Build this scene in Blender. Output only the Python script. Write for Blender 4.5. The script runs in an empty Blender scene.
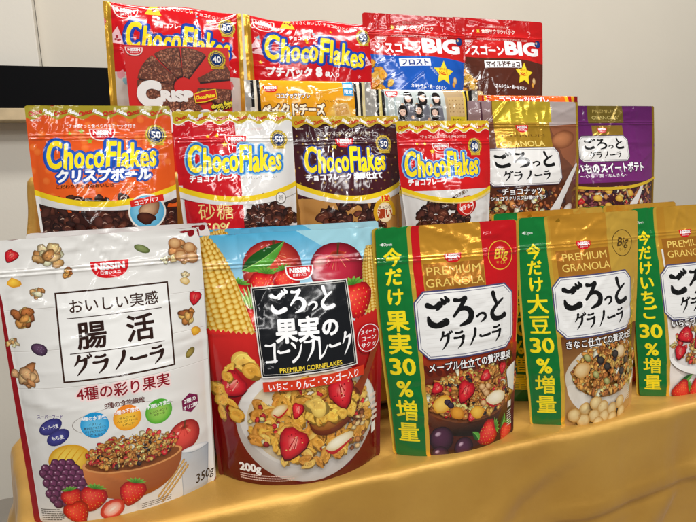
import bpy, math, random
import numpy as np
from mathutils import Vector, Matrix
from mathutils.geometry import tessellate_polygon, delaunay_2d_cdt

scene = bpy.context.scene
COL = scene.collection
# ---------------------------------------------------------------- camera
cam = bpy.data.cameras.new('camera'); cam_ob = bpy.data.objects.new('camera', cam); COL.objects.link(cam_ob)
CAM_POS, YAW, PITCH, ROLL, FOC = (-.07549, -.57262, .35180), .30567, .16891, -.03591, .74967
_cy, _sy, _cp, _spt = math.cos(YAW), math.sin(YAW), math.cos(PITCH), math.sin(PITCH)
_F = Vector((_sy * _cp, _cy * _cp, -_spt)); _R = Vector((_cy, -_sy, 0)); _U = _R.cross(_F)
_R2 = math.cos(ROLL) * _R + math.sin(ROLL) * _U; _U2 = -math.sin(ROLL) * _R + math.cos(ROLL) * _U
_m = Matrix((_R2, _U2, -_F)).transposed().to_4x4(); _m.translation = CAM_POS
cam_ob.matrix_world = _m
cam.sensor_width = 36; cam.lens = 36 * FOC; cam.clip_start = .02; cam.clip_end = 60
scene.camera = cam_ob
# ---------------------------------------------------------------- world, ceiling and added lamps, exposure
world = bpy.data.worlds.new('World'); scene.world = world; world.use_nodes = True
world.node_tree.nodes['Background'].inputs[0].default_value = (1.0, .99, .97, 1)
world.node_tree.nodes['Background'].inputs[1].default_value = .11
def lamp(name, loc, target, sx, sy, power, col=(1, .985, .965)):
    l = bpy.data.lights.new(name, 'AREA'); l.shape = 'RECTANGLE'; l.size = sx; l.size_y = sy; l.energy = power; l.color = col
    o = bpy.data.objects.new(name, l); COL.objects.link(o); o.location = loc
    o.rotation_euler = (Vector(target) - Vector(loc)).to_track_quat('-Z', 'Y').to_euler(); return o
# ceiling fluorescents near the table; the far front rows are added for film glints
for _y, _xs, _p in ((.5, (-.4, 1.2, 2.8), 17), (-1.15, (-.75, 1.05), 16), (-2.7, (-1.6, .3, 2.2), 14), (-4.6, (-2.0, .4, 2.8), 17)):  # rightmost lamp of the back row is added to brighten the wall
    for _x in _xs: lamp('ceiling_and_fill_lamp', (_x, _y, 2.25), (_x, _y + .0001, 0), 1.2, .22, _p)
for _x, _y in ((-.35, -.75), (.45, -.8), (1.1, -.6), (.3, -2.0), (.6, -3.4)):  # small lamps added overhead to make glints on the bag film
    lamp('glint_lamp', (_x, _y, 2.2), (_x * .5 + .1, .15, .25), .10, .10, 4.5)
vs = scene.view_settings
vs.view_transform = 'Standard'; vs.look = 'None'; vs.exposure = 0.24; vs.gamma = 1.0; vs.use_curve_mapping = False
scene.render.engine = 'CYCLES'
scene.cycles.max_bounces = 4; scene.cycles.diffuse_bounces = 2; scene.cycles.glossy_bounces = 3; scene.cycles.use_denoising = True

# ---------------------------------------------------------------- tags and materials
def tag(o, label=None, cat=None, group=None, kind=None):
    for k, v in (('label', label), ('category', cat), ('group', group), ('kind', kind)):
        if v: o[k] = v
    return o
def lin(c):
    if isinstance(c, str):
        c = c.lstrip('#'); c = [int(c[i:i + 2], 16) / 255 for i in (0, 2, 4)]
        return np.array([x / 12.92 if x <= .04045 else ((x + .055) / 1.055) ** 2.4 for x in c])
    return np.asarray(c, float)
MATS = {}
def new_mat(name):
    m = bpy.data.materials.new(name); m.use_nodes = True; MATS[name] = m
    nt = m.node_tree; return m, nt, nt.nodes['Principled BSDF']
def N(nt, typ, **kw):
    n = nt.nodes.new(typ)
    for k, v in kw.items(): setattr(n, k, v)
    return n
def crinkle(nt, b, s1, s2, dist, strength):
    """fine creases of thin packaging film"""
    tc = N(nt, 'ShaderNodeTexCoord')
    w = N(nt, 'ShaderNodeTexNoise'); w.inputs['Scale'].default_value = s1 * .6; w.inputs['Detail'].default_value = 2
    nt.links.new(tc.outputs['Object'], w.inputs['Vector'])
    mx = N(nt, 'ShaderNodeVectorMath', operation='MULTIPLY_ADD'); nt.links.new(w.outputs['Color'], mx.inputs[0]); mx.inputs[1].default_value = (.03, .03, .03); nt.links.new(tc.outputs['Object'], mx.inputs[2])
    v = N(nt, 'ShaderNodeTexVoronoi', feature='F1'); v.inputs['Scale'].default_value = s1
    nt.links.new(mx.outputs[0], v.inputs['Vector'])
    n2 = N(nt, 'ShaderNodeTexNoise'); n2.inputs['Scale'].default_value = s2; n2.inputs['Detail'].default_value = 3; n2.inputs['Roughness'].default_value = .55
    nt.links.new(mx.outputs[0], n2.inputs['Vector'])
    ad = N(nt, 'ShaderNodeMath', operation='MULTIPLY_ADD'); nt.links.new(n2.outputs[0], ad.inputs[0]); ad.inputs[1].default_value = .9; nt.links.new(v.outputs['Distance'], ad.inputs[2])
    bp = N(nt, 'ShaderNodeBump'); bp.inputs['Strength'].default_value = strength; bp.inputs['Distance'].default_value = dist
    nt.links.new(ad.outputs[0], bp.inputs['Height']); nt.links.new(bp.outputs[0], b.inputs['Normal'])
def film_mat(name, metallic, rough, strength, spec=.5, coat=0.):
    m, nt, b = new_mat(name)
    at = N(nt, 'ShaderNodeAttribute', attribute_name='Col'); nt.links.new(at.outputs['Color'], b.inputs['Base Color'])
    b.inputs['Metallic'].default_value = metallic; b.inputs['Roughness'].default_value = rough; b.inputs['Specular IOR Level'].default_value = spec
    if coat: b.inputs['Coat Weight'].default_value = coat; b.inputs['Coat Roughness'].default_value = .1
    crinkle(nt, b, 11, 17, .007, strength)
    return m
film_mat('film', 0, .10, .2, .6)
film_mat('foil', .5, .16, .5)
m_, nt_, b_ = new_mat('card')
at_ = N(nt_, 'ShaderNodeAttribute', attribute_name='Col'); nt_.links.new(at_.outputs['Color'], b_.inputs['Base Color']); b_.inputs['Roughness'].default_value = .32
n_ = N(nt_, 'ShaderNodeTexNoise'); n_.inputs['Scale'].default_value = 180; bp_ = N(nt_, 'ShaderNodeBump'); bp_.inputs['Strength'].default_value = .05; bp_.inputs['Distance'].default_value = .001
nt_.links.new(n_.outputs[0], bp_.inputs['Height']); nt_.links.new(bp_.outputs[0], b_.inputs['Normal'])
def plain(name, col, rough=.6, noise=.06, scale=8., bump=.05, bscale=200., spec=.4):
    m, nt, b = new_mat(name)
    tc = N(nt, 'ShaderNodeTexCoord'); n = N(nt, 'ShaderNodeTexNoise'); n.inputs['Scale'].default_value = scale; n.inputs['Detail'].default_value = 5
    nt.links.new(tc.outputs['Object'], n.inputs['Vector'])
    cr = N(nt, 'ShaderNodeValToRGB'); c = lin(col)
    cr.color_ramp.elements[0].position = .3; cr.color_ramp.elements[1].position = .7
    cr.color_ramp.elements[0].color = (*(c * (1 - noise)), 1); cr.color_ramp.elements[1].color = (*np.clip(c * (1 + noise), 0, 1), 1)
    nt.links.new(n.outputs[0], cr.inputs[0]); nt.links.new(cr.outputs[0], b.inputs['Base Color'])
    b.inputs['Roughness'].default_value = rough; b.inputs['Specular IOR Level'].default_value = spec
    n2 = N(nt, 'ShaderNodeTexNoise'); n2.inputs['Scale'].default_value = bscale; n2.inputs['Detail'].default_value = 3; nt.links.new(tc.outputs['Object'], n2.inputs['Vector'])
    bp = N(nt, 'ShaderNodeBump'); bp.inputs['Strength'].default_value = bump; bp.inputs['Distance'].default_value = .002
    nt.links.new(n2.outputs[0], bp.inputs['Height']); nt.links.new(bp.outputs[0], b.inputs['Normal'])
    return m
plain('wall_paint', '#d3cbbb', .7, .02, 3, .12, 90)
plain('pillar_paint', '#dcd6c9', .7, .02, 3, .12, 90)
plain('black_panel', '#030305', .6, .1, 5, .02, 200., .1)
plain('ledge_wood', '#c8b28c', .45, .12, 20, .05)
plain('floor_vinyl', '#8d857a', .5, .08, 6, .05)
def satin():
    m, nt, b = new_mat('gold_satin')
    tc = N(nt, 'ShaderNodeTexCoord'); n = N(nt, 'ShaderNodeTexNoise'); n.inputs['Scale'].default_value = 7; n.inputs['Detail'].default_value = 4
    nt.links.new(tc.outputs['Object'], n.inputs['Vector'])
    cr = N(nt, 'ShaderNodeValToRGB')
    cr.color_ramp.elements[0].color = (*lin('#c08f3c'), 1); cr.color_ramp.elements[1].color = (*lin('#d2a34c'), 1)
    cr.color_ramp.elements[0].position = .3; cr.color_ramp.elements[1].position = .7
    nt.links.new(n.outputs[0], cr.inputs[0]); nt.links.new(cr.outputs[0], b.inputs['Base Color'])
    b.inputs['Metallic'].default_value = .4; b.inputs['Roughness'].default_value = .46
    b.inputs['Anisotropic'].default_value = .3; b.inputs['Sheen Weight'].default_value = .15; b.inputs['Sheen Roughness'].default_value = .4
    wv = N(nt, 'ShaderNodeTexNoise'); wv.inputs['Scale'].default_value = 900; wv.inputs['Detail'].default_value = 1; nt.links.new(tc.outputs['Object'], wv.inputs['Vector'])
    w2 = N(nt, 'ShaderNodeTexNoise'); w2.inputs['Scale'].default_value = 26; w2.inputs['Detail'].default_value = 4; nt.links.new(tc.outputs['Object'], w2.inputs['Vector'])
    b1 = N(nt, 'ShaderNodeBump'); b1.inputs['Strength'].default_value = .12; b1.inputs['Distance'].default_value = .0008; nt.links.new(wv.outputs[0], b1.inputs['Height'])
    b2 = N(nt, 'ShaderNodeBump'); b2.inputs['Strength'].default_value = .3; b2.inputs['Distance'].default_value = .006; nt.links.new(w2.outputs[0], b2.inputs['Height']); nt.links.new(b1.outputs[0], b2.inputs['Normal'])
    nt.links.new(b2.outputs[0], b.inputs['Normal'])
satin()

def mesh_obj(name, V, Fc, mat, parent=None, smooth=True):
    me = bpy.data.meshes.new(name); me.from_pydata([tuple(v) for v in V], [], [tuple(f) for f in Fc]); me.materials.append(MATS[mat])
    if smooth: me.shade_smooth()
    o = bpy.data.objects.new(name, me); COL.objects.link(o)
    if parent: o.parent = parent
    return o
def box_mesh(name, x0, x1, y0, y1, z0, z1, mat, parent=None, bev=.002):
    import bmesh
    bm = bmesh.new(); bmesh.ops.create_cube(bm, size=1)
    for v in bm.verts: v.co = ((x0 + x1) / 2 + v.co.x * (x1 - x0), (y0 + y1) / 2 + v.co.y * (y1 - y0), (z0 + z1) / 2 + v.co.z * (z1 - z0))
    if bev: bmesh.ops.bevel(bm, geom=bm.edges[:], offset=bev, segments=2, affect='EDGES', profile=.6)
    me = bpy.data.meshes.new(name); bm.to_mesh(me); bm.free(); me.materials.append(MATS[mat])
    o = bpy.data.objects.new(name, me); COL.objects.link(o); o.parent = parent; return o

# ---------------------------------------------------------------- bag shapes
def sstep(a, b, x):
    t = np.clip((x - a) / (b - a), 0, 1); return t * t * (3 - 2 * t)

def ridges(seed, W, H, n, amp, smin=3.5, smax=8.0, region=(0, 0, 1, 1)):
    r = random.Random(seed); out = []
    for _ in range(n):
        x = W * (region[0] + (region[2] - region[0]) * r.random()); y = H * (region[1] + (region[3] - region[1]) * r.random())
        a = r.choice([r.gauss(.0, .35), r.gauss(1.2, .4), r.gauss(-1.2, .4)])
        out.append((x, y, a, r.uniform(18, 60), r.uniform(smin, smax), r.uniform(.4, 1) * amp * r.choice([-1, 1, 1])))
    return out

def surface(sp, x, v):
    """x, v: mm on the printed sheet, origin top left, v downwards -> local metres (x right, y back, z up)"""
    W, H = sp['W'], sp['H']; x = np.asarray(x, float); v = np.asarray(v, float)
    u = 2 * x / W - 1; t = 1 - v / H; au = np.abs(u)
    if sp['type'] == 'pouch':
        half = W / 2 * (sp['r'] + (1 - sp['r']) * sstep(-.1, .8, t))
        rc = sp.get('rc', 5.0); k = np.clip((rc - v) / rc, 0, 1); half = half - rc * (1 - np.sqrt(np.clip(1 - k * k, 0, 1)))
        kb = np.clip(1 - (H - v) / 6.0, 0, 1); half = half - 3.0 * kb * kb
        ud = np.clip(au / .95, 0, 1); e = (1 - ud ** 2.1) ** .9
        kn = np.array([0, .12, .3, .5, .7, .82, .9, 1.0]); dv = np.array(sp['prof'])
        d = np.interp(np.clip(t, 0, 1), np.linspace(0, 1, 41), np.convolve(np.pad(np.interp(np.linspace(0, 1, 41), kn, dv), 3, mode='edge'), np.ones(7) / 7, 'valid'))
        y = -d * e
        for zv in sp.get('zip', ()):
            y = y - .9 * np.exp(-((v - zv) / 1.3) ** 2) * sstep(1.0, .96, au)
        damp = .25 + .75 * sstep(0, .12, 1 - au)
    else:  # pillow bag with flat seals at both ends
        half = W / 2 + 0 * t; sl = sp.get('seal', .06)
        ud = np.clip(au / (1 - sl), 0, 1); tt = np.abs(2 * t - 1)
        e = np.clip(1 - ud ** 3.0, 0, 1) ** .6 * np.clip(1 - tt ** 2.6, 0, 1) ** .65
        y = -sp['D'] * e
        damp = .35 + .65 * sstep(0, .1, 1 - au)
    for (rx, ry, ra, rl, rs, ram) in sp.get('ridges', ()):
        c, s = math.cos(ra), math.sin(ra); dx, dy = x - rx, v - ry
        al = dx * c + dy * s; ac = -dx * s + dy * c
        y = y - damp * ram * np.exp(-(al / rl) ** 2 - (ac / rs) ** 2)
    X = u * half; Z = t * H
    if sp['type'] != 'pouch':
        Z = Z + sp.get('sag', 0) * np.sin(np.pi * (u + 1) / 2) * (t - .2) + sp.get('wav', 0) * np.sin(5.1 * u + 1) * t
    Y = y + sp.get('lean', 22.0) * np.clip(t, 0, 1.0)
    return np.stack([X, Y, Z], -1) * .001

def to_world(sp, P):
    a = sp['rz']; c, s = math.cos(a), math.sin(a); b = math.radians(sp.get('roll', 0)); cb, sb = math.cos(b), math.sin(b)
    x, y, z = P[..., 0], P[..., 1], P[..., 2]
    x, z = x * cb + z * sb, -x * sb + z * cb
    return np.stack([sp['loc'][0] + c * x - s * y, sp['loc'][1] + s * x + c * y, sp['loc'][2] + z], -1)

PR_FAT = [24, 33, 36, 30, 17, 7, 2.5, 0]
PR_SOFT = [22, 27, 27, 23, 15, 7, 2.5, 0]
Z2, Z3 = .200, .360
def pouch(W, H, loc, rz=0., prof=PR_FAT, r=.9, zipv=(36, 40), seed=1, n=22, amp=1.1, lean=22., rc=5.):
    return dict(type='pouch', W=W, H=H, loc=loc, rz=rz, prof=prof, r=r, zip=zipv, lean=lean, rc=rc,
                ridges=ridges(seed, W, H, n, amp) + ridges(seed + 70, W, H, 26, .75, 2.4, 3.6) + ridges(seed + 50, W, H, 8, 1.0, 2.6, 5, (.1, 0, .9, .13)))
def pillow(W, H, loc, rz=0., D=20., seal=.06, seed=1, n=24, amp=1.2, lean=10., sag=0., wav=0., roll=0.):
    return dict(type='pillow', W=W, H=H, loc=loc, rz=rz, D=D, seal=seal, lean=lean, sag=sag, wav=wav, roll=roll,
                ridges=ridges(seed, W, H, n, amp) + ridges(seed + 70, W, H, 24, .75, 2.4, 3.6) + ridges(seed + 9, W, H, 8, 1.0, 3, 5, (0, .0, .14, 1)) + ridges(seed + 8, W, H, 8, 1.0, 3, 5, (.86, 0, 1, 1)))
SP = dict(
    gut=pouch(198, 297, (-.1557, .0057, 0), .0568, [22, 30, 32, 27, 15, 7, 2.5, 0], .94, (32, 36), 11),
    corn=pouch(221, 286, (.0385, .0065, 0), -.14, [40, 43, 42, 33, 18, 7, 2.5, 0], .885, (34, 38), 12, rc=3.),
    fruit=pouch(197, 284, (.2373, -.0146, 0), -.048, PR_SOFT, .86, (38, 42), 13),
    soy=pouch(201, 284, (.4422, -.0112, 0), -.006, PR_SOFT, .86, (38, 42), 14),
    berry=pouch(197, 284, (.6452, .0074, 0), -.006, PR_SOFT, .86, (38, 42), 15),
    ball=pouch(167, 245, (-.1615, .148, Z2), 0., [22, 28, 30, 26, 15, 6, 2, 0], .93, (36, 40), 21, rc=2.5),
    sugar=pouch(159, 238, (.0035, .148, Z2), 0., [22, 28, 30, 26, 15, 6, 2, 0], .93, (36, 40), 22, rc=2.5),
    dark=pouch(162, 232, (.164, .148, Z2), 0., [22, 28, 30, 26, 15, 6, 2, 0], .93, (36, 40), 23, rc=2.5),
    red=pouch(152, 221, (.3035, .115, Z2), 0., [16, 20, 22, 20, 12, 6, 2, 0], .82, (30, 34), 24, rc=2.5),
    nuts=pouch(214, 254, (.468, .148, Z2), .03, [22, 28, 30, 26, 15, 6, 2, 0], .92, (36, 40), 25, rc=2.5),
    sweet=pouch(200, 250, (.658, .168, Z2), 0., [18, 24, 26, 22, 13, 6, 2, 0], .92, (28, 32), 26, rc=2.5),
    flakes=pillow(216, 268, (-.064, .372, Z3), 0., 22, .05, 31, lean=12, roll=1.5, wav=2),
    petit=pillow(240, 262, (.174, .372, Z3), 0., 22, .05, 32, lean=12, sag=-6, wav=3),
    frost=pouch(211, 278, (.375, .366, Z3), 0., [24, 30, 30, 24, 15, 6, 2, 0], .94, (34, 38), 33, lean=16),
    mild=pouch(211, 281, (.56, .372, Z3), 0., [24, 30, 30, 24, 15, 6, 2, 0], .94, (34, 38), 34, lean=16),
    cheese=pillow(218, 144, (.148, .305, Z3), 0., 16, .16, 35, 16, 1., lean=8),
    idol=pillow(212, 132, (.362, .305, Z3), 0., 16, .16, 36, 16, 1., lean=8),
    orange=pillow(226, 124, (.582, .305, Z3), 0., 16, .10, 37, 16, 1., lean=8),
)

# ---------------------------------------------------------------- setting: wall, ledge, floor, table and cloth
Y_W = 1.5
def struct(o): o['kind'] = 'structure'; return o
struct(box_mesh('wall', -.478, 5.0, Y_W, Y_W + .1, -.78, 2.6, 'wall_paint', bev=0))
struct(box_mesh('wall_pier', -3.0, -.480, Y_W - .035, Y_W + .1, -.78, 2.6, 'pillar_paint', bev=.003))
struct(box_mesh('floor', -3.0, 5.0, -2.5, Y_W, -.80, -.775, 'floor_vinyl', bev=0))
pan = box_mesh('wall_panel', -1.9, -.12, 1.40, 1.463, .590, .722, 'black_panel', bev=.002)
tag(pan, 'long black panel on the wall above a tan wooden ledge', 'panel')
led = box_mesh('wall_ledge', -1.9, -.12, 1.375, 1.4635, .551, .5885, 'ledge_wood', bev=.003)
tag(led, 'tan wooden ledge running along the wall under the black panel', 'ledge')

def fbm(x, y, seed, n=5, f0=6.):
    r = random.Random(seed); s = 0
    for k in range(n * 3):
        f = f0 * 1.5 ** (k / 3); a = r.uniform(0, 6.28); p = r.uniform(0, 6.28)
        s = s + np.sin((x * math.cos(a) + y * math.sin(a)) * f + p + .8 * np.sin(y * f * .7 + p * 2)) / (1.5 ** (k / 3))
    return s / 3
def drape(name, rect, ztop, drop, label, seed, step=.009, flare=.05, fold=.012, creases=0., skew=0.):
    """a satin sheet lying on a box and hanging down its sides"""
    x0, x1, y0, y1 = rect; rr = .008
    def axis(a, b, hang0, hang1):
        ext0, ext1 = (drop if hang0 else 0), (drop if hang1 else 0)
        pts = list(np.arange(a - ext0, b + ext1 + step, step)); return np.array(pts)
    A = axis(x0, x1, True, False); B = axis(y0, y1, True, False)
    AA, BB = np.meshgrid(A, B)
    nx = np.clip(AA, x0, x1); ny = np.clip(BB, y0, y1)
    dx, dy = AA - nx, BB - ny; d = np.sqrt(dx * dx + dy * dy)
    # in the corner the two hanging sides meet in one soft fold
    dm = np.maximum(np.abs(dx), np.abs(dy)); d2 = .55 * d + .45 * dm
    ux, uy = dx / np.maximum(d, 1e-6), dy / np.maximum(d, 1e-6)
    ang = np.clip(d2 / rr, 0, math.pi / 2)
    out = rr * np.sin(ang); dz = rr * (1 - np.cos(ang)) + np.maximum(d2 - rr * math.pi / 2, 0)
    hang = np.clip(d2 / .25, 0, 1.5)
    along = np.where(np.abs(dy) > np.abs(dx), nx, ny)
    f = fold * hang * (np.sin(along * 21 + seed + 1.4 * np.sin(along * 6.3 + seed)) + .5 * np.sin(along * 47 + 2 * seed))
    # slanting tension creases in the hanging part
    f = f + fold * .35 * np.clip(d2 / .05, 0, 1) * np.maximum(0, np.sin(along * 17 + d2 * 30 + seed * 1.7)) ** 4
    f = f + fold * .12 * np.clip(d2 / .04, 0, 1) * fbm(AA, BB, seed + 3, 5, 9.)
    # pressed creases left by folding: one along the front, several upright
    frontw = np.clip(d2 / .02, 0, 1)
    def crease(q, w): return np.exp(-np.abs(q) / w) * (1 - .55 * np.exp(-(q / (w * .35)) ** 2))
    f = f + frontw * creases * (.0042 * crease(d2 - .112 - .012 * np.sin(along * 5 + 1), .011) - .0016 * np.exp(-((d2 - .128 - .012 * np.sin(along * 5 + 1)) / .006) ** 2))
    for q, a in ((.02, .9), (.145, 1), (.205, .7), (.33, 1), (.46, .6), (.56, 1), (.71, .8), (.9, 1)):
        f = f + frontw * creases * .0022 * a * crease(along - q - .06 * d2 * math.sin(q * 40), .012)
    cornr = np.clip(np.minimum(np.abs(dx), np.abs(dy)) / .08, 0, 1)
    off = out + flare * hang * .35 + np.maximum(f, -.003 - out * .3) + .03 * cornr * hang
    X = nx + ux * off; Y = ny + uy * off
    Z = ztop - dz + .0007 * fbm(AA, BB, seed, 5, 18.) * (1 - np.clip(d2 / .01, 0, 1)) * np.clip(1, 0, 1) + .0012
    X = X - skew * np.clip(Y, -.1, .2) * np.clip((-.1 - X) / .14, 0, 1) + .35 * skew * np.clip(Y - .2, 0, 1) * np.clip((-.1 - X) / .14, 0, 1)
    h, w = X.shape
    V = np.stack([X, Y, Z], -1).reshape(-1, 3)
    Fc = [(j * w + i, j * w + i + 1, (j + 1) * w + i + 1, (j + 1) * w + i) for j in range(h - 1) for i in range(w - 1)]
    o = mesh_obj(name, V, Fc, 'gold_satin'); o.data.shade_smooth()
    tag(o, label, 'tablecloth'); return o
tbl = bpy.data.objects.new('display_table', None); COL.objects.link(tbl); tbl.location = (.5, .3, -.775)
tag(tbl, 'folding table carrying the display, hidden under the gold satin cloth', 'table')
def tpart(n, *a):
    o = box_mesh(n, *a, 'ledge_wood', tbl); o.matrix_parent_inverse = Matrix.Translation((-.5, -.3, .775)); return o
tpart('table_top', -.248, 1.28, -.036, .62, -.03, -.002)
for lx in (-.22, 1.2):
    for ly in (.02, .55): tpart('leg', lx, lx + .035, ly, ly + .035, -.775, -.031)
drape('tablecloth', (-.254, 1.3, -.0405, .62), 0., .46, 'gold satin cloth over the table, hanging down in front of the granola bags', 4, .0055, .05, .016, 2.2, .30)
for (rx0, rx1, ry0, ry1, zt, lab, sd) in ((-.232, .775, .118, .245, Z2, 'gold satin sheet over the lower riser under the chocolate flake pouches', 7),
                                         (-.268, .69, .272, .47, Z3, 'gold satin sheet over the upper riser behind the orange pouch', 9)):
    rb = box_mesh('display_riser', rx0 + .004, rx1, ry0 + .004, ry1, .004, zt - .002, 'ledge_wood')
    tag(rb, 'lower wooden display riser hidden under gold satin' if zt == Z2 else 'upper wooden display riser hidden under gold satin', 'riser')
    drape('riser_cloth', (rx0, rx1, ry0, ry1), zt, zt - .012 if zt == Z2 else .155, lab, sd, .006, .03, .008)

# ---------------------------------------------------------------- lettering
_gc, _adv, _wid = {}, {}, {}
_tcu = bpy.data.curves.new('lettering', 'FONT'); _tcu.resolution_u = 3
_tob = bpy.data.objects.new('lettering', _tcu); COL.objects.link(_tob)
def _txt(body):
    _tcu.body = body; bpy.context.view_layer.update()
    dg = bpy.context.evaluated_depsgraph_get(); ev = _tob.evaluated_get(dg); me = ev.to_mesh()
    n = len(me.vertices); co = np.zeros(n * 3); me.vertices.foreach_get('co', co); co = co.reshape(-1, 3)[:, :2]
    me.calc_loop_triangles(); T = np.zeros(len(me.loop_triangles) * 3, int); me.loop_triangles.foreach_get('vertices', T)
    ev.to_mesh_clear(); return co, T.reshape(-1, 3)
def width(body):
    if body not in _wid: c, _ = _txt(body); _wid[body] = c[:, 0].max() - c[:, 0].min()
    return _wid[body]
def adv(ch):
    if ord(ch) > 0x2e80: return 1.0
    if ch not in _adv: _adv[ch] = width('|' + ch + '|') - width('||')
    return _adv[ch]
def glyph(ch, bold, kx=1.0):
    """triangles of one letter in em units, y up, squeezed by kx; bold > 0 swells the outline with round joins"""
    kx = round(kx, 2); key = (ch, round(bold, 3), kx)
    if key in _gc: return _gc[key]
    if ch == ' ': _gc[key] = None; return None
    if bold <= 0:
        co, T = _txt(ch)
        if len(T) == 0: _gc[key] = None; return None
        uq, iv = np.unique(np.round(co, 5), axis=0, return_inverse=True); T2 = iv.ravel()[T]
        _gc[key] = retess(uq, [tuple(int(i) for i in t) for t in T2 if len(set(t)) == 3]) * np.array([kx, 1.]); return _gc[key]
    raw = glyph(ch, 0., kx)
    if raw is None: _gc[key] = None; return None
    uq, iv = np.unique(np.round(raw.reshape(-1, 2), 5), axis=0, return_inverse=True); T2 = iv.reshape(-1, 3)
    E = {}
    for t in T2:
        for a, b in ((t[0], t[1]), (t[1], t[2]), (t[2], t[0])):
            k = (min(a, b), max(a, b)); E[k] = E.get(k, 0) + 1
    verts = [Vector(p) for p in uq]; faces = [tuple(int(i) for i in t) for t in T2 if len(set(t)) == 3]
    # orientation: counter-clockwise
    ff = []; caps = []
    for f in faces:
        a, b, c = (uq[i] for i in f)
        ff.append(f if (b[0] - a[0]) * (c[1] - a[1]) - (b[1] - a[1]) * (c[0] - a[0]) > 0 else f[::-1])
    for (a, b), n in E.items():
        if n != 1: continue
        p, q = uq[a], uq[b]; d = q - p; L = np.hypot(*d)
        if L < 1e-6: continue
        th = math.atan2(d[1], d[0]); base = len(verts)
        for k in range(5): an = th - math.pi / 2 + math.pi * k / 4; verts.append(Vector((q[0] + bold * math.cos(an), q[1] + bold * math.sin(an))))
        for k in range(5): an = th + math.pi / 2 + math.pi * k / 4; verts.append(Vector((p[0] + bold * math.cos(an), p[1] + bold * math.sin(an))))
        ff.append(tuple(range(base, base + 10))); caps.append([tuple(p) for p in verts[base:base + 10]])
    v, e, f, ov, oe, of = delaunay_2d_cdt(verts, [], ff, 1, 1e-6)
    v = np.array([(p.x, p.y) for p in v]); tr = np.array([t for t in f if len(t) == 3]); ce = v[tr].mean(1)
    def within(polys):
        Q = np.array(polys); R = np.roll(Q, -1, 1); hit = np.zeros(len(ce), bool)
        for a in range(0, len(ce), 400):
            c = ce[a:a + 400, None, None]; s_ = (R[None, ..., 0] - Q[None, ..., 0]) * (c[..., 1] - Q[None, ..., 1]) - (R[None, ..., 1] - Q[None, ..., 1]) * (c[..., 0] - Q[None, ..., 0])
            hit[a:a + 400] = (s_ >= -1e-9).all(2).any(1)
        return hit
    k = within(caps) | within([[tuple(uq[i]) for i in t] for t in ff if len(t) == 3])
    _gc[key] = retess(v, [tuple(int(i) for i in t) for t in tr[k]])
    return _gc[key]
def simplify(P, tol):
    """drop points of a closed outline that lie within tol of the line through their neighbours"""
    n = len(P); far = max(range(n), key=lambda i: (P[i][0] - P[0][0]) ** 2 + (P[i][1] - P[0][1]) ** 2)
    def dp(a, b):
        idx = [k % n for k in range(a, b + 1)]; Q = P[idx]; d = Q[-1] - Q[0]; L = np.hypot(*d)
        dist = np.abs((Q[:, 0] - Q[0, 0]) * d[1] - (Q[:, 1] - Q[0, 1]) * d[0]) / L if L > 1e-9 else np.hypot(*(Q - Q[0]).T)
        k = int(dist.argmax())
        if dist[k] <= tol or k in (0, len(idx) - 1): return [a]
        return dp(a, a + k) + dp(a + k, b)
    ids = dp(0, far) + dp(far, n); return P[[i % n for i in ids]]
def retess(v, tris, tol=.003):
    """outline of a triangle soup, simplified and filled again with few triangles"""
    E = {}
    for t in tris:
        p = [v[i] for i in t]
        if (p[1][0] - p[0][0]) * (p[2][1] - p[0][1]) - (p[1][1] - p[0][1]) * (p[2][0] - p[0][0]) < 0: t = t[::-1]
        for a, b in ((t[0], t[1]), (t[1], t[2]), (t[2], t[0])): E[(a, b)] = E.get((a, b), 0) + 1
    nxt = {}
    for (a, b) in E:
        if (b, a) not in E: nxt.setdefault(a, []).append(b)
    loops = []
    while nxt:
        a0 = next(iter(nxt)); loop = [a0]; a = a0
        while True:
            l = nxt.get(a)
            if not l: break
            b = l.pop()
            if not l: del nxt[a]
            if b == a0: break
            loop.append(b); a = b
        if len(loop) > 2:
            P = simplify(v[loop], tol)
            ar = .5 * np.sum(P[:, 0] * np.roll(P[:, 1], -1) - P[:, 1] * np.roll(P[:, 0], -1))
            if len(P) > 2 and abs(ar) > 2e-5: loops.append((ar, P))
    outer = [P for a, P in loops if a > 0]; holes = [P for a, P in loops if a < 0]; res = []
    def inside(p, Q):
        x, y = p; q2 = np.roll(Q, -1, 0); c = ((Q[:, 1] > y) != (q2[:, 1] > y)); dy = np.where(q2[:, 1] == Q[:, 1], 1e-12, q2[:, 1] - Q[:, 1])
        return (c & (x < (q2[:, 0] - Q[:, 0]) * (y - Q[:, 1]) / dy + Q[:, 0])).sum() % 2 == 1
    for O in outer:
        hs = [h for h in holes if inside(h[0], O) or inside(h.mean(0), O)]
        P = np.concatenate([O] + hs); faces = []; k = 0
        for q in [O] + hs: faces.append(list(range(k, k + len(q)))); k += len(q)
        edges = [(f[i], f[(i + 1) % len(f)]) for f in faces for i in range(len(f))]
        v2, _, f2, _, _, _ = delaunay_2d_cdt([Vector(p) for p in P], edges, [], 1, 1e-6); v2 = np.array([(p.x, p.y) for p in v2])
        for t in f2:
            c = v2[list(t)].mean(0)
            if inside(c, O) and not any(inside(c, h) for h in hs): res.append(v2[list(t)])
    return np.array(res)

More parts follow.
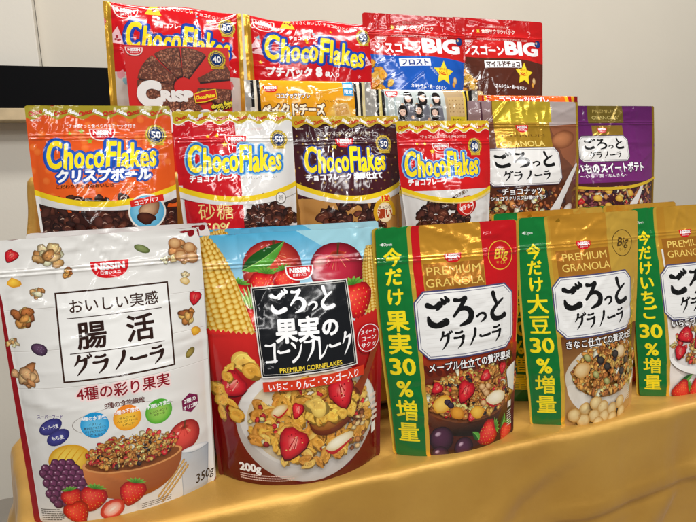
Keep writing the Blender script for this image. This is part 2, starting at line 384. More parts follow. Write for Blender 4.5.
# ---------------------------------------------------------------- printed artwork, laid out in mm on the flat sheet
def mix(a, b, t): return lin(a) * (1 - t) + lin(b) * t
class Art:
    def __init__(s, sp, seed=0):
        s.sp = sp; s.W, s.H = sp['W'], sp['H']; s.items = []; s.part = 'print'; s.mat = 'film'; s.r = random.Random(seed)
        s.occ = np.zeros((int(s.H) + 60, int(s.W) + 60), np.int32); s.ls = None
    def use(s, part, mat='film'): s.part, s.mat = part, mat; return s
    def add(s, T, C):
        T = np.asarray(T, float)
        if len(T) == 0: return
        C = np.broadcast_to(np.asarray(C, float), (len(T), 3, 3))
        lo = T.reshape(-1, 2).min(0); hi = T.reshape(-1, 2).max(0)
        a, b = np.clip((lo + 30).astype(int), 0, None), (hi + 30).astype(int) + 1
        w = s.occ[a[1]:b[1], a[0]:b[0]]
        if w.size == 0: return
        L = w.max() + 1; w[:] = L
        s.items.append((T, C, L, s.part, s.mat))
    def poly(s, pts, col):
        pts = [tuple(p) for p in pts]; tr = tessellate_polygon([[Vector((p[0], p[1], 0)) for p in pts]])
        P = np.array(pts, float); T = P[np.array(tr, int)]
        if callable(col): s.add(T, np.array([[col(x, y) for x, y in t] for t in T]))
        else: s.add(T, lin(col))
    def rect(s, x0, y0, x1, y1, col, col2=None):
        a, b = lin(col), lin(col2 if col2 is not None else col)
        s.add([[(x0, y0), (x1, y0), (x1, y1)], [(x0, y0), (x1, y1), (x0, y1)]], [[a, a, b], [a, b, b]])
    def frame(s, x0, y0, x1, y1, w, col):
        for r in ((x0, y0, x1, y0 + w), (x0, y1 - w, x1, y1), (x0, y0 + w, x0 + w, y1 - w), (x1 - w, y0 + w, x1, y1 - w)): s.rect(*r, col)
    def fan(s, cx, cy, rx, ry=None, c0='#ffffff', c1=None, rot=0., hx=-.25, hy=-.3, n=12, jag=0., pw=2., mid=.6):
        ry = rx if ry is None else ry; c0 = lin(c0); c1 = c0 if c1 is None else lin(c1)
        ca, sa = math.cos(rot), math.sin(rot); ring = []
        har = [(m, jag * s.r.uniform(.2, .75) / (m - 1) ** .4, s.r.uniform(0, 6.3)) for m in (2, 3, 4, 5)] if jag else []
        if jag: n = max(n, 12)
        for k in range(n):
            a = 2 * math.pi * k / n; q = 1 + sum(w_ * math.cos(m_ * a + p_) for m_, w_, p_ in har)
            x = abs(math.cos(a)) ** (2 / pw) * math.copysign(1, math.cos(a)) * q; y = abs(math.sin(a)) ** (2 / pw) * math.copysign(1, math.sin(a)) * q
            ring.append((x, y))
        ring = np.array(ring); inner = ring * mid + np.array([hx, hy]) * (1 - mid) * .9; ctr = np.array([[hx * .75, hy * .75]])
        def tf(p): p = p * np.array([rx, ry]); return np.stack([cx + p[:, 0] * ca - p[:, 1] * sa, cy + p[:, 0] * sa + p[:, 1] * ca], -1)
        R, I, K = tf(ring), tf(inner), tf(ctr)[0]; cm = c0 * .62 + c1 * .38; T, C = [], []
        if np.allclose(c0, c1):
            for k in range(n): T.append([K, R[k], R[(k + 1) % n]])
            s.add(T, c0); return
        for k in range(n):
            j = (k + 1) % n
            T += [[K, I[k], I[j]], [I[k], R[k], R[j]], [I[k], R[j], I[j]]]; C += [[c0, cm, cm], [cm, c1, c1], [cm, c1, cm]]
        s.add(T, C)
    def ring(s, cx, cy, r0, r1, col, n=28, a0=0., a1=2 * math.pi, ky=1.):
        T = []
        for k in range(n):
            a, b = a0 + (a1 - a0) * k / n, a0 + (a1 - a0) * (k + 1) / n
            p = [(cx + q * math.cos(t), cy + ky * q * math.sin(t)) for t in (a, b) for q in (r0, r1)]
            T += [[p[0], p[1], p[3]], [p[0], p[3], p[2]]]
        s.add(T, lin(col))
    def stroke(s, pts, ws, col, sub=7, cap=True):
        """brush stroke: smooth centre line with a width at every point"""
        P = np.array(pts, float); n = len(P)
        if np.isscalar(ws): ws = [ws] * n
        w = np.interp(np.linspace(0, 1, len(P)), np.linspace(0, 1, len(ws)), ws)
        Q, Wd = [], []
        for i in range(n - 1):
            p0, p1, p2, p3 = P[max(i - 1, 0)], P[i], P[i + 1], P[min(i + 2, n - 1)]
            for k in range(sub):
                t = k / sub; Q.append(.5 * (2 * p1 + (p2 - p0) * t + (2 * p0 - 5 * p1 + 4 * p2 - p3) * t * t + (3 * p1 - p0 - 3 * p2 + p3) * t ** 3)); Wd.append(w[i] * (1 - t) + w[i + 1] * t)
        Q.append(P[-1]); Wd.append(w[-1]); Q = np.array(Q); Wd = np.array(Wd)
        d = np.gradient(Q, axis=0); d /= np.maximum(np.hypot(d[:, 0], d[:, 1])[:, None], 1e-9); nr = np.stack([-d[:, 1], d[:, 0]], -1)
        A, B = Q + nr * Wd[:, None] / 2, Q - nr * Wd[:, None] / 2; T = []
        for k in range(len(Q) - 1): T += [[A[k], B[k], B[k + 1]], [A[k], B[k + 1], A[k + 1]]]
        if cap:
            for e, sg in ((0, -1), (-1, 1)):
                c = [Q[e] + Wd[e] / 2 * (nr[e] * math.cos(t) + sg * d[e] * math.sin(t)) for t in np.linspace(0, math.pi, 6)]
                for k in range(5): T.append([Q[e], c[k], c[k + 1]])
        s.add(T, lin(col))
    def text(s, body, x, y, h, col, bold=0., fit=None, align='l', out=(), shear=0., rot=0., gap=0., vert=False, sx=1., bounce=0., arc=0.):
        """x, y: left end of the base line (vert: top centre of the column) in mm; h: letter size in mm"""
        adv_ = [(1.0 if vert else adv(c) + gap) for c in body]; tot = sum(adv_) - gap
        if fit and not vert: sx = fit / (tot * h)
        if align == 'c' and not vert: x0 = -tot * h * sx / 2
        elif align == 'r' and not vert: x0 = -tot * h * sx
        else: x0 = 0
        ca, sa = math.cos(rot), math.sin(rot); lay = []
        pos = 0.
        for k, c in enumerate(body):
            dy = bounce * h * (1 if k % 2 else -1)
            if vert:
                chars = [(c, 0, (k + .88) * (h + gap * h))]; lay += [(cc, -h * sx / 2 if ord(cc) > 0x2e80 else -adv(cc) * h * sx / 2, yy) for cc, _, yy in chars]
            else: lay.append((c, x0 + pos * h * sx, dy)); pos += adv_[k]
        for ob, oc in tuple(out) + ((0, col),):
            for c, px, py in lay:
                g = glyph(c, bold + ob)
                if g is None: continue
                X = px + (g[..., 0] + shear * g[..., 1]) * h * sx; Yv = py - g[..., 1] * h
                if arc: Yv = Yv - arc * (1 - ((X - x0 - tot * h * sx / 2) / (tot * h * sx / 2)) ** 2)
                s.add(np.stack([x + X * ca - Yv * sa, y + X * sa + Yv * ca], -1), lin(oc))
    # ------------------------------------------------ printed pictures
    def piece(s, x, y, z, pal):
        """one lump of granola: shaded blob with a light top and small flecks"""
        c = lin(s.r.choice(pal)); v = s.r.uniform(.8, 1.15); c = np.clip(c * v, 0, 1)
        s.fan(x, y, z * s.r.uniform(.8, 1.25), z * s.r.uniform(.6, .95), np.clip(c * 1.5 + .03, 0, 1), c * .24, s.r.uniform(0, 3.1), s.r.uniform(-.35, .2), -.35, 8, .22)
        if z > 2:
            T, C = [], []
            for _ in range(5):
                a, d = s.r.uniform(0, 6.28), s.r.uniform(.1, .6) * z; u, v = x + d * math.cos(a), y + .7 * d * math.sin(a); q = z * s.r.uniform(.06, .16); t = s.r.uniform(0, 6.28)
                T.append([(u + q * math.cos(t + e), v + q * math.sin(t + e)) for e in (0, 2.1, 4.2)]); C.append([np.clip(c * s.r.choice([.35, .5, 1.7, 2.2]), 0, 1)] * 3)
            for t_, c_ in zip(T, C): s.add([t_], [c_])
        if z > 2 and s.r.random() < .6: s.fan(x + s.r.uniform(-.4, .4) * z, y - .25 * z, z * .28, z * .16, np.clip(c * 1.9 + .06, 0, 1), c, s.r.uniform(0, 3), n=6, jag=.2)
    def cluster(s, x, y, z, pal, n=7):
        for k in range(n):
            a = s.r.uniform(0, 6.28); q = s.r.uniform(0, .75) * z; s.piece(x + q * math.cos(a), y + q * math.sin(a) * .8, z * s.r.uniform(.3, .5), pal)
    def flake(s, x, y, z, c='#e8a83c'):
        """one curled corn flake: ragged outline, toasted rim, blistered middle"""
        c = lin(c) * s.r.uniform(.85, 1.2); rot = s.r.uniform(0, 3.1); k = s.r.uniform(.42, .85); pale = np.clip(c * 1.25 + np.array([.12, .1, .04]), 0, 1)
        s.fan(x + .5, y + .9, z * 1.03, z * k * 1.05, c * .38, c * .3, rot, 0, 0, 14, .26)
        s.fan(x, y, z, z * k, pale, c * .78, rot, s.r.uniform(-.5, .5), s.r.uniform(-.4, .2), 18, .28)
        s.fan(x + s.r.uniform(-.15, .15) * z, y + s.r.uniform(-.1, .1) * z, z * .62, z * k * .5, c * .8, np.clip(c * 1.1, 0, 1), rot + s.r.uniform(-.3, .3), n=14, jag=.3)
        for q in range(5):
            a = s.r.uniform(0, 6.28); d = s.r.uniform(.1, .7) * z; s.fan(x + d * math.cos(a), y + d * k * math.sin(a), z * s.r.uniform(.05, .14), z * s.r.uniform(.04, .09), np.clip(c * s.r.choice([.5, .65, 1.0]) + .01, 0, 1) if q < 3 else pale, None, s.r.uniform(0, 3), n=6)
        a = s.r.uniform(-.6, .6); ca, sa = math.cos(rot), math.sin(rot)
        s.stroke([(x + z * (u * ca - v * sa), y + z * (u * sa + v * ca)) for u, v in ((-.85, a * .2), (-.3, -.75 * k), (.4, -.7 * k), (.85, a * .1))], [.15, z * .08, z * .06, .15], pale, 4, False)
    def berry(s, x, y, z, rot=0., seeds=True, cal=True):
        """whole strawberry"""
        prof = [(0, -.72), (.35, -.82), (.7, -.68), (.9, -.3), (.82, .1), (.6, .5), (.3, .85), (0, 1.0)]
        prof = prof + [(-a, b) for a, b in prof[-2:0:-1]]; ca, sa = math.cos(rot), math.sin(rot)
        def tf(a, b): return (x + z * (a * ca - b * sa), y + z * (a * sa + b * ca))
        K = tf(-.3, -.25); c0, cm, c1 = lin('#ff5a48'), lin('#dd1c20'), lin('#8c0a12'); R = [tf(a, b) for a, b in prof]; I = [tf(a * .68 - .06, b * .68 - .05) for a, b in prof]; T, C = [], []
        for k in range(len(R)):
            j = (k + 1) % len(R); T += [[K, I[k], I[j]], [I[k], R[k], R[j]], [I[k], R[j], I[j]]]; C += [[c0, cm, cm], [cm, c1, c1], [cm, c1, cm]]
        s.add(T, C)
        if seeds:
            TS = []
            for q in range(-3, 5):
                for p in range(-3, 4):
                    a, b = p * .25 + (.12 if q % 2 else 0), q * .22
                    if abs(a) < .82 * (1 - max(0, b) ** 2 * .9) * .9 and -.65 < b < .85:
                        u = tf(a, b); d = .035 * z; TS += [[(u[0] - d * .6, u[1]), (u[0], u[1] - d * 1.3), (u[0] + d * .6, u[1])], [(u[0] - d * .6, u[1]), (u[0] + d * .6, u[1]), (u[0], u[1] + d * 1.3)]]
            s.add(TS, lin('#f2c04c'))
        if cal:
            for k in range(6):
                a = -2.7 + k * .45; b0 = tf(0, -.72); t = tf(.75 * math.cos(a), -.72 + .42 * math.sin(a)); m1 = tf(.4 * math.cos(a + .35), -.72 + .25 * math.sin(a + .35)); m2 = tf(.4 * math.cos(a - .35), -.72 + .25 * math.sin(a - .35))
                s.add([[b0, m1, t], [b0, t, m2]], [[lin('#2c6a1c'), lin('#4f9a2c'), lin('#8cc850')], [lin('#2c6a1c'), lin('#8cc850'), lin('#3c8424')]])
    def slice_(s, x, y, z, rot=0.):
        """freeze-dried strawberry slice: pointed, dark rimmed, pitted"""
        prof = [(0, -.8), (.45, -.86), (.78, -.6), (.82, -.15), (.62, .35), (.3, .85), (0, 1.05)]; prof = prof + [(-a * s.r.uniform(.85, 1.1), b) for a, b in prof[-2:0:-1]]; ca, sa = math.cos(rot), math.sin(rot)
        def tf(a, b): return (x + z * (a * ca - b * sa), y + z * (a * sa + b * ca))
        def lay(k, c0, cm, c1, ox=0., oy=0.):
            R = [tf(a * k + ox, b * k + oy) for a, b in prof]; I = [tf(a * k * .7 + ox, b * k * .7 + oy) for a, b in prof]; K = tf(ox - .1, oy - .15); T, C = [], []; c0, cm, c1 = lin(c0), lin(cm), lin(c1)
            for q in range(len(R)):
                j = (q + 1) % len(R); T += [[K, I[q], I[j]], [I[q], R[q], R[j]], [I[q], R[j], I[j]]]; C += [[c0, cm, cm], [cm, c1, c1], [cm, c1, cm]]
            s.add(T, C)
        lay(1.04, '#5c0a10', '#5c0a10', '#4a060c', .03, .05); lay(1.0, '#f0444a', '#d4202c', '#90101c'); lay(.45, '#f88a80', '#ee5a58', '#d42a34', 0, -.08)
        for k in range(6): a = s.r.uniform(-.35, .35); s.stroke([tf(a * .3, -.5), tf(a, s.r.uniform(0, .45))], [z * .03, z * .07], s.r.choice(['#b0141e', '#fca090', '#a01018']), 2, False)
        for k in range(12):
            a, b = s.r.uniform(-.62, .62), s.r.uniform(-.7, .6)
            if abs(a) < .66 * (1 - max(0, b)): u = tf(a, b); s.fan(u[0], u[1], z * .05, z * .035, s.r.choice(['#7a0a12', '#f4c878', '#7a0a12']), n=5)
    def half_berry(s, x, y, z, rot=0.):
        s.fan(x, y, z * .75, z, '#f8705c', '#c01818', rot, 0, -.1, 16, .04); s.fan(x, y, z * .5, z * .72, '#ffe2d4', '#f08878', rot, 0, 0, 12); s.fan(x, y, z * .15, z * .4, '#fff6ee', '#f8c8b8', rot, 0, 0, 10)
    def apple(s, x, y, z, c0='#f2564a', c1='#8c0a14'):
        s.fan(x, y, z * 1.05, z, c0, c1, 0, -.3, -.25, 22, 0, 2.2)
        for k in range(16):
            a = s.r.uniform(0, 6.28); s.stroke([(x + z * .15 * math.cos(a), y - z * .5 + z * .08 * math.sin(a)), (x + z * .5 * math.cos(a), y - z * .35 + z * .4 * math.sin(a))], [.3, z * .03], '#f49a70' if k % 2 else '#b81c20', 3, False)
        s.fan(x + z * .05, y - z * .55, z * .3, z * .14, '#7c1a10', '#c83a28', n=10); s.stroke([(x + z * .05, y - z * .55), (x + z * .1, y - z * .95)], [z * .06, z * .1], '#5a3a1c', 3)
        s.fan(x - z * .42, y - z * .3, z * .16, z * .1, '#ffd8cc', '#f06a58', -.6, n=8)
    def grapes(s, pts, z, c0='#7a3a5e', c1='#2a0c22'):
        for x, y in pts: s.fan(x, y, z, z * 1.02, c0, c1, 0, -.35, -.4, 10); s.fan(x - z * .35, y - z * .4, z * .22, z * .16, '#e8c8dc', c0, n=6)
    def leaf(s, p, q, w, c0='#5aa83c', c1='#1c5a1e'):
        p, q = np.array(p, float), np.array(q, float); d = q - p; n = np.array([-d[1], d[0]]) / np.hypot(*d); T, C = [], []
        for sg, cc in ((1, lin(c0)), (-1, lin(c1))):
            pr = [p + d * t + n * sg * w * math.sin(math.pi * t ** .8) + n * w * .25 * math.sin(math.pi * t) for t in np.linspace(0, 1, 9)]; md = [p + d * t + n * w * .25 * math.sin(math.pi * t) for t in np.linspace(0, 1, 9)]
            for k in range(8): T += [[md[k], pr[k], pr[k + 1]], [md[k], pr[k + 1], md[k + 1]]]; C += [[cc * 1.2, cc * .8, cc * .8], [cc * 1.2, cc * .8, cc * 1.2]]
        s.add(T, C); s.stroke([p, p + d * .5 + n * w * .25, q], [w * .1, w * .03], '#a8d078', 5, False)
    def corn(s, base, tip, w):
        b, t = np.array(base, float), np.array(tip, float); d = t - b; L = np.hypot(*d); d /= L; n = np.array([-d[1], d[0]])
        out = [b + n * w * math.cos(a) * 1 for a in (0,)]
        prof = lambda q: w * (1 - .15 * q) * math.sqrt(max(0, 1 - max(0, (q - .35) / .68) ** 2.4))
        pts = [b + d * L * q + n * prof(q) for q in np.linspace(0, 1, 14)] + [b + d * L * q - n * prof(q) for q in np.linspace(1, 0, 14)]
        s.poly(pts, '#c88a14')
        rows = 9; m = int(L / (w * .21))
        for j in range(m):
            q = (j + .5) / m; ww = prof(q)
            for i in range(rows):
                a = (i + .5) / rows * 2 - 1; off = math.sin(a * math.pi / 2) * ww; kw = max(.15, math.cos(a * math.pi / 2)) * ww * 1.75 / rows * .95
                c = b + d * L * q + n * off + d * (.25 if i % 2 else 0) * L / m; sh = .62 + .38 * math.cos(a * 1.3 - .3)
                s.fan(c[0], c[1], L / m * .56, kw, lin('#ffe98a') * sh, lin('#e2a21c') * sh * .9, math.atan2(d[1], d[0]), -.3, -.3, 7, .05)
    def scatter(s, n, inside, box, fns):
        pts = []
        while len(pts) < n:
            x, y = s.r.uniform(box[0], box[2]), s.r.uniform(box[1], box[3])
            if inside(x, y): pts.append((x, y))
        pts.sort(key=lambda p: p[1])
        for x, y in pts: s.r.choice(fns)(x, y)
    def sparkle_lines(s, x, y, w, n, col, h=1.2, gap=2.6):
        """lines of fine print too small to read"""
        for k in range(n):
            q = x
            while q < x + w * s.r.uniform(.8, 1):
                d = s.r.uniform(1.2, 3.4); s.rect(q, y + k * gap, q + d, y + k * gap + h, col); q += d + .45
    # ------------------------------------------------ recurring emblems
    def logo(s, cx, cy, w, red='#d8151e', white='#ffffff', border=None):
        """red badge with a flat top and a rounded foot"""
        h = w * .48
        def shape(k):
            a, b = w / 2 * k + (k - 1) * 2, h * k
            return [(cx - a, cy - h * .42 * k)] + [(cx - a * math.cos(t) ** .8 if math.cos(t) > 0 else cx + a * (-math.cos(t)) ** .8, cy - h * .42 + (b - h * .0) * math.sin(t) ** .75) for t in np.linspace(.02, math.pi - .02, 19)] + [(cx + a, cy - h * .42 * k)]
        p = s.part; s.use('brand_logo', 'film' if s.mat == 'foil' else s.mat)
        if border: s.poly(shape(1.1), border)
        s.poly(shape(1), red)
        s.text('NiSSiN'.upper(), cx, cy + h * .06, w * .25, white, .055, fit=w * .8, align='c')
        s.text('日清シスコ', cx, cy + h * .34, w * .11, white, .02, align='c')
        s.use(p)
    def choco_title(s, x, y, w, h, rot=0., face='#ffe51c', edge='#1c5cc8', rim=None):
        """bouncy outlined title lettering; x, y is the left end of the base line"""
        s.use('title_lettering'); body = 'ChocoFlakes'; sc = [1.12, 1.05, .92, .92, .95, 1.15, 1.05, .95, 1.02, .95, .95]; tw = sum(adv(c) * k for c, k in zip(body, sc)); q = w / tw
        ca, sa = math.cos(rot), math.sin(rot); r2 = h / .72; lay = []; px = 0
        for k, (c, z) in enumerate(zip(body, sc)):
            lay.append((c, px, (.02 if k % 2 else -.02) * r2, z)); px += adv(c) * z * q
        kx = q / r2 * .93
        for ob, oc in ([(.105, rim)] if rim else []) + [(.072, edge), (.024, face)]:
            for c, dx, dy, z in lay:
                g = glyph(c, ob, kx)
                X = dx + (g[..., 0] + .09 * g[..., 1]) * r2 * z; Y = dy - g[..., 1] * r2 * z * .97
                s.add(np.stack([x + X * ca - Y * sa, y + X * sa + Y * ca], -1), lin(oc))
    def badge50(s, cx, cy, r, num='50'):
        s.use('anniversary_badge')
        for k in range(16):
            a = k * math.pi / 8; s.fan(cx + r * .9 * math.cos(a), cy + r * .9 * math.sin(a), r * .26, r * .14, '#f0d24a', '#9a7a14', a + 1.2, n=7)
        s.fan(cx, cy, r * .8, r * .8, '#18346e', '#18346e', n=20); s.ring(cx, cy, r * .66, r * .72, '#e8d060')
        s.text(num, cx, cy + r * .33, r * .95, '#ffffff', .03, align='c'); s.rect(cx - r * .7, cy + r * .78, cx + r * .7, cy + r * 1.08, '#e8c23c')
        s.text('ANNIVERSARY', cx, cy + r * 1.03, r * .24, '#5a3a08', .01, fit=r * 1.25, align='c')
    def star(s, cx, cy, r, col, n=5, rot=-math.pi / 2, inner=.42):
        s.poly([(cx + (r if k % 2 == 0 else r * inner) * math.cos(rot + k * math.pi / n), cy + (r if k % 2 == 0 else r * inner) * math.sin(rot + k * math.pi / n)) for k in range(2 * n)], col)
    BR = {'ご': [([(.18, .2), (.42, .28), (.66, .2)], [.16, .1, .19]), ([(.66, .2), (.6, .33), (.5, .38)], [.17, .08, .03]), ([(.16, .6), (.24, .82), (.5, .9), (.84, .8)], [.07, .18, .15, .2]), ([(.74, .02), (.84, .14)], [.06, .15]), ([(.9, -.04), (.99, .08)], [.06, .14])],
          'ろ': [([(.24, .1), (.44, .12), (.66, .07)], [.12, .09, .15]), ([(.66, .07), (.46, .33), (.14, .64)], [.15, .11, .08]), ([(.14, .64), (.4, .43), (.7, .42), (.87, .6), (.76, .84), (.36, .98)], [.06, .1, .13, .18, .16, .05])],
          'っ': [([(.12, .58), (.46, .44), (.78, .5), (.78, .72), (.4, .92)], [.14, .11, .15, .17, .05])],
          'と': [([(.34, .02), (.4, .22), (.5, .42)], [.16, .13, .1]), ([(.84, .26), (.44, .48), (.22, .7), (.34, .9), (.62, .93), (.9, .86)], [.06, .11, .15, .17, .14, .18])],
          'グ': [([(.4, .02), (.32, .24), (.12, .48)], [.16, .12, .05]), ([(.36, .22), (.56, .22), (.74, .17)], [.11, .1, .16]), ([(.74, .17), (.66, .52), (.24, .98)], [.16, .14, .04]), ([(.84, -.02), (.9, .1)], [.06, .13]), ([(.97, -.07), (1.04, .04)], [.06, .12])],
          'ラ': [([(.26, .12), (.5, .14), (.74, .08)], [.12, .09, .14]), ([(.12, .4), (.46, .4), (.82, .33)], [.13, .1, .17]), ([(.82, .33), (.7, .66), (.34, .98)], [.17, .14, .04])],
          'ノ': [([(.74, .04), (.64, .42), (.2, .94)], [.18, .15, .04])],
          'ー': [([(.08, .46), (.24, .52), (.9, .46)], [.17, .11, .15])],
          'コ': [([(.16, .16), (.5, .18), (.84, .12)], [.13, .1, .15]), ([(.84, .12), (.8, .5), (.78, .88)], [.15, .13, .12]), ([(.1, .9), (.5, .88), (.88, .84)], [.13, .12, .15])],
          'ン': [([(.14, .16), (.3, .26), (.4, .38)], [.14, .14, .08]), ([(.9, .24), (.62, .7), (.14, .94)], [.06, .13, .16])],
          'フ': [([(.12, .16), (.5, .18), (.84, .12)], [.13, .1, .16]), ([(.84, .12), (.72, .54), (.24, .98)], [.16, .14, .04])],
          'レ': [([(.26, .06), (.27, .5), (.24, .94)], [.15, .12, .14]), ([(.24, .94), (.6, .76), (.92, .42)], [.14, .1, .04])],
          'ク': [([(.4, .02), (.32, .24), (.12, .48)], [.16, .12, .05]), ([(.36, .22), (.56, .22), (.78, .17)], [.11, .1, .16]), ([(.78, .17), (.68, .52), (.24, .98)], [.16, .14, .04])]}
    def brush(s, body, x, y, w, h, col, rot=0., k=1.0, sizes=None):
        """brush-written kana inside a w by h box whose top left corner is x, y"""
        n = len(body); sizes = sizes or [1] * n; tot = sum(sizes); px = 0; ca, sa = math.cos(rot), math.sin(rot)
        for c, z in zip(body, sizes):
            cw = w * z / tot; ch = h * (z if z < 1 else 1); oy = h - ch
            for pts, ws in s.BR[c]:
                P = [(px + a * cw * .96, oy + b * ch) for a, b in pts]
                s.stroke([(x + a * ca - b * sa, y + a * sa + b * ca) for a, b in P], [q * min(cw, ch) * k for q in ws], col)
            px += cw

# ---------------------------------------------------------------- sheets of print wrapped on the bag
def clip_half(P, cnt, nrm, c):
    """clip convex polygons P (m,k,2) with cnt corners by the half plane nrm.p + c >= 0"""
    m, k, _ = P.shape; idx = np.arange(k)[None, :]; valid = idx < cnt[:, None]
    d = P[..., 0] * nrm[:, None, 0] + P[..., 1] * nrm[:, None, 1] + c[:, None]
    nx = np.where(idx + 1 >= cnt[:, None], 0, idx + 1); dn = np.take_along_axis(d, nx, 1); Pn = np.take_along_axis(P, nx[..., None].repeat(2, -1), 1)
    ins = valid & (d >= 0); crs = valid & ((d >= 0) != (dn >= 0))
    t = d / np.where(np.abs(d - dn) < 1e-15, 1, d - dn); X = P + (Pn - P) * t[..., None]
    em = ins.astype(int) + crs; st = np.cumsum(em, 1) - em; out = np.zeros((m, k + 1, 2)); r = np.broadcast_to(np.arange(m)[:, None], (m, k))
    q = ins & (st < k + 1); out[r[q], st[q]] = P[q]; pos = st + ins; q = crs & (pos < k + 1); out[r[q], pos[q]] = X[q]
    return out, np.minimum(em.sum(1), k + 1)

LAYER = 1.1e-5
def build_mesh(name, P, C, Nn, cnt, mat, parent):
    n, tot = len(cnt), len(P); me = bpy.data.meshes.new(name); me.vertices.add(tot); me.loops.add(tot); me.polygons.add(n)
    me.vertices.foreach_set('co', P.reshape(-1).astype(np.float32)); me.loops.foreach_set('vertex_index', np.arange(tot, dtype=np.int32))
    me.polygons.foreach_set('loop_start', (np.cumsum(cnt) - cnt).astype(np.int32)); me.polygons.foreach_set('loop_total', cnt.astype(np.int32))
    a = me.color_attributes.new('Col', 'FLOAT_COLOR', 'POINT'); a.data.foreach_set('color', np.concatenate([C, np.ones((tot, 1))], 1).reshape(-1).astype(np.float32))
    me.update(); me.shade_smooth()
    me.normals_split_custom_set_from_vertices(Nn.tolist())
    me.materials.append(MATS[mat]); o = bpy.data.objects.new(name, me); COL.objects.link(o); o.parent = parent; return o

def build_bag(name, sp, art, label, cat, base='#c0c0c0', back=None, group=None, body_mat='film'):
    W, H = sp['W'], sp['H']
    root = bpy.data.objects.new(name, None); COL.objects.link(root); root.empty_display_size = .02
    root.location = sp['loc']; root.rotation_euler = (0, math.radians(sp.get('roll', 0)), sp['rz'])
    tag(root, label, cat, group)
    isbox = sp['type'] == 'box'
    U = np.linspace(0, W, 2 if isbox else max(8, int(W / 3.7)) + 1); Vv = np.linspace(0, H, 2 if isbox else max(8, int(H / 3.9)) + 1)
    if not isbox:
        ex = [z + d for z in sp.get('zip', ()) for d in (-2.2, -1.2, -.5, .5, 1.2, 2.2)] + [1.2, 2.6]
        Vv = np.unique(np.round(np.concatenate([[v for v in Vv if all(abs(v - e) > .9 for e in ex)], ex]), 3))
    UU, VV = np.meshgrid(U, Vv)
    if isbox: P = np.stack([(UU - W / 2) * .001, 0 * UU, (H - VV) * .001], -1); Nm = np.zeros_like(P); Nm[..., 1] = -1
    else:
        P = surface(sp, UU, VV); h = .6
        du = surface(sp, np.clip(UU + h, 0, W), VV) - surface(sp, np.clip(UU - h, 0, W), VV); dv = surface(sp, UU, np.clip(VV + h, 0, H)) - surface(sp, UU, np.clip(VV - h, 0, H))
        Nm = np.cross(dv, du); Nm /= np.maximum(np.linalg.norm(Nm, axis=-1, keepdims=True), 1e-12)
        Nm[Nm[..., 1] > 0] *= -1
    nv, nu = UU.shape
    # body: front sheet, back sheet and foot
    cb, ck = lin(base), lin(back or base)
    if isbox:
        body = box_mesh('carton', -W / 2000, W / 2000, .00008, sp['D'] / 1000, 0, H / 1000, 'card', root, .0006)
        ca = body.data.color_attributes.new('Col', 'FLOAT_COLOR', 'POINT'); ca.data.foreach_set('color', np.tile(np.append(cb, 1.), len(body.data.vertices)).astype(np.float32))
    else:
        Q = P.copy(); yl = sp.get('lean', 22.) * .001 * np.clip(1 - VV / H, 0, 1); bulge = P[..., 1] - yl
        edge = (UU < 1e-6) | (UU > W - 1e-6) | (VV < 1e-6)
        Q[..., 1] = yl - np.clip(bulge, -1, 0) * .42 + np.where(edge, 0.0, .0006)
        Vt = np.concatenate([P.reshape(-1, 3), Q.reshape(-1, 3)]); o2 = nv * nu; Fc = []
        for j in range(nv - 1):
            for i in range(nu - 1):
                a, b, c, d = j * nu + i, j * nu + i + 1, (j + 1) * nu + i + 1, (j + 1) * nu + i
                Fc += [(a, d, b), (b, d, c), (o2 + a, o2 + b, o2 + d), (o2 + b, o2 + c, o2 + d)]
        j = nv - 1
        for i in range(nu - 1): Fc += [(j * nu + i, o2 + j * nu + i, o2 + j * nu + i + 1, j * nu + i + 1)]
        body = mesh_obj('pouch_body' if sp['type'] == 'pouch' else 'wrapper', Vt, Fc, body_mat, root)
        ca = body.data.color_attributes.new('Col', 'FLOAT_COLOR', 'POINT')
        ca.data.foreach_set('color', np.concatenate([np.tile(np.append(cb, 1.), o2), np.tile(np.append(ck, 1.), o2)]).astype(np.float32))
    # print: every printed shape is cut along the facets of the sheet and laid on them
    keys = []; Tl, Cl, Ll, Kl, Sl = [], [], [], [], []
    for q, (T, C, L, part, mat) in enumerate(art.items):
        if (part, mat) not in keys: keys.append((part, mat))
        n = len(T); Tl.append(T); Cl.append(C); Ll.append(np.full(n, L)); Kl.append(np.full(n, keys.index((part, mat)))); Sl.append(np.full(n, q))
    T, C, L, K, S = (np.concatenate(v) for v in (Tl, Cl, Ll, Kl, Sl))
    det = (T[:, 1, 0] - T[:, 0, 0]) * (T[:, 2, 1] - T[:, 0, 1]) - (T[:, 1, 1] - T[:, 0, 1]) * (T[:, 2, 0] - T[:, 0, 0])
    k = np.abs(det) > 1e-6; T, C, L, K, S, det = T[k], C[k], L[k], K[k], S[k], det[k]
    fl = det < 0; T[fl] = T[fl][:, ::-1]; C = C.copy(); C[fl] = C[fl][:, ::-1]; det = np.abs(det)
    e1, e2 = T[:, 1] - T[:, 0], T[:, 2] - T[:, 0]; d1, d2 = C[:, 1] - C[:, 0], C[:, 2] - C[:, 0]
    Gx = (d1 * e2[:, 1:2] - d2 * e1[:, 1:2]) / det[:, None]; Gy = (d2 * e1[:, 0:1] - d1 * e2[:, 0:1]) / det[:, None]
    lo, hi = T.min(1), T.max(1)
    i0 = np.clip(np.searchsorted(U, lo[:, 0], 'right') - 1, 0, nu - 2); i1 = np.clip(np.searchsorted(U, hi[:, 0], 'left') - 1, 0, nu - 2)
    j0 = np.clip(np.searchsorted(Vv, lo[:, 1], 'right') - 1, 0, nv - 2); j1 = np.clip(np.searchsorted(Vv, hi[:, 1], 'left') - 1, 0, nv - 2)
    inb = (hi[:, 0] > 0) & (lo[:, 0] < W) & (hi[:, 1] > 0) & (lo[:, 1] < H)
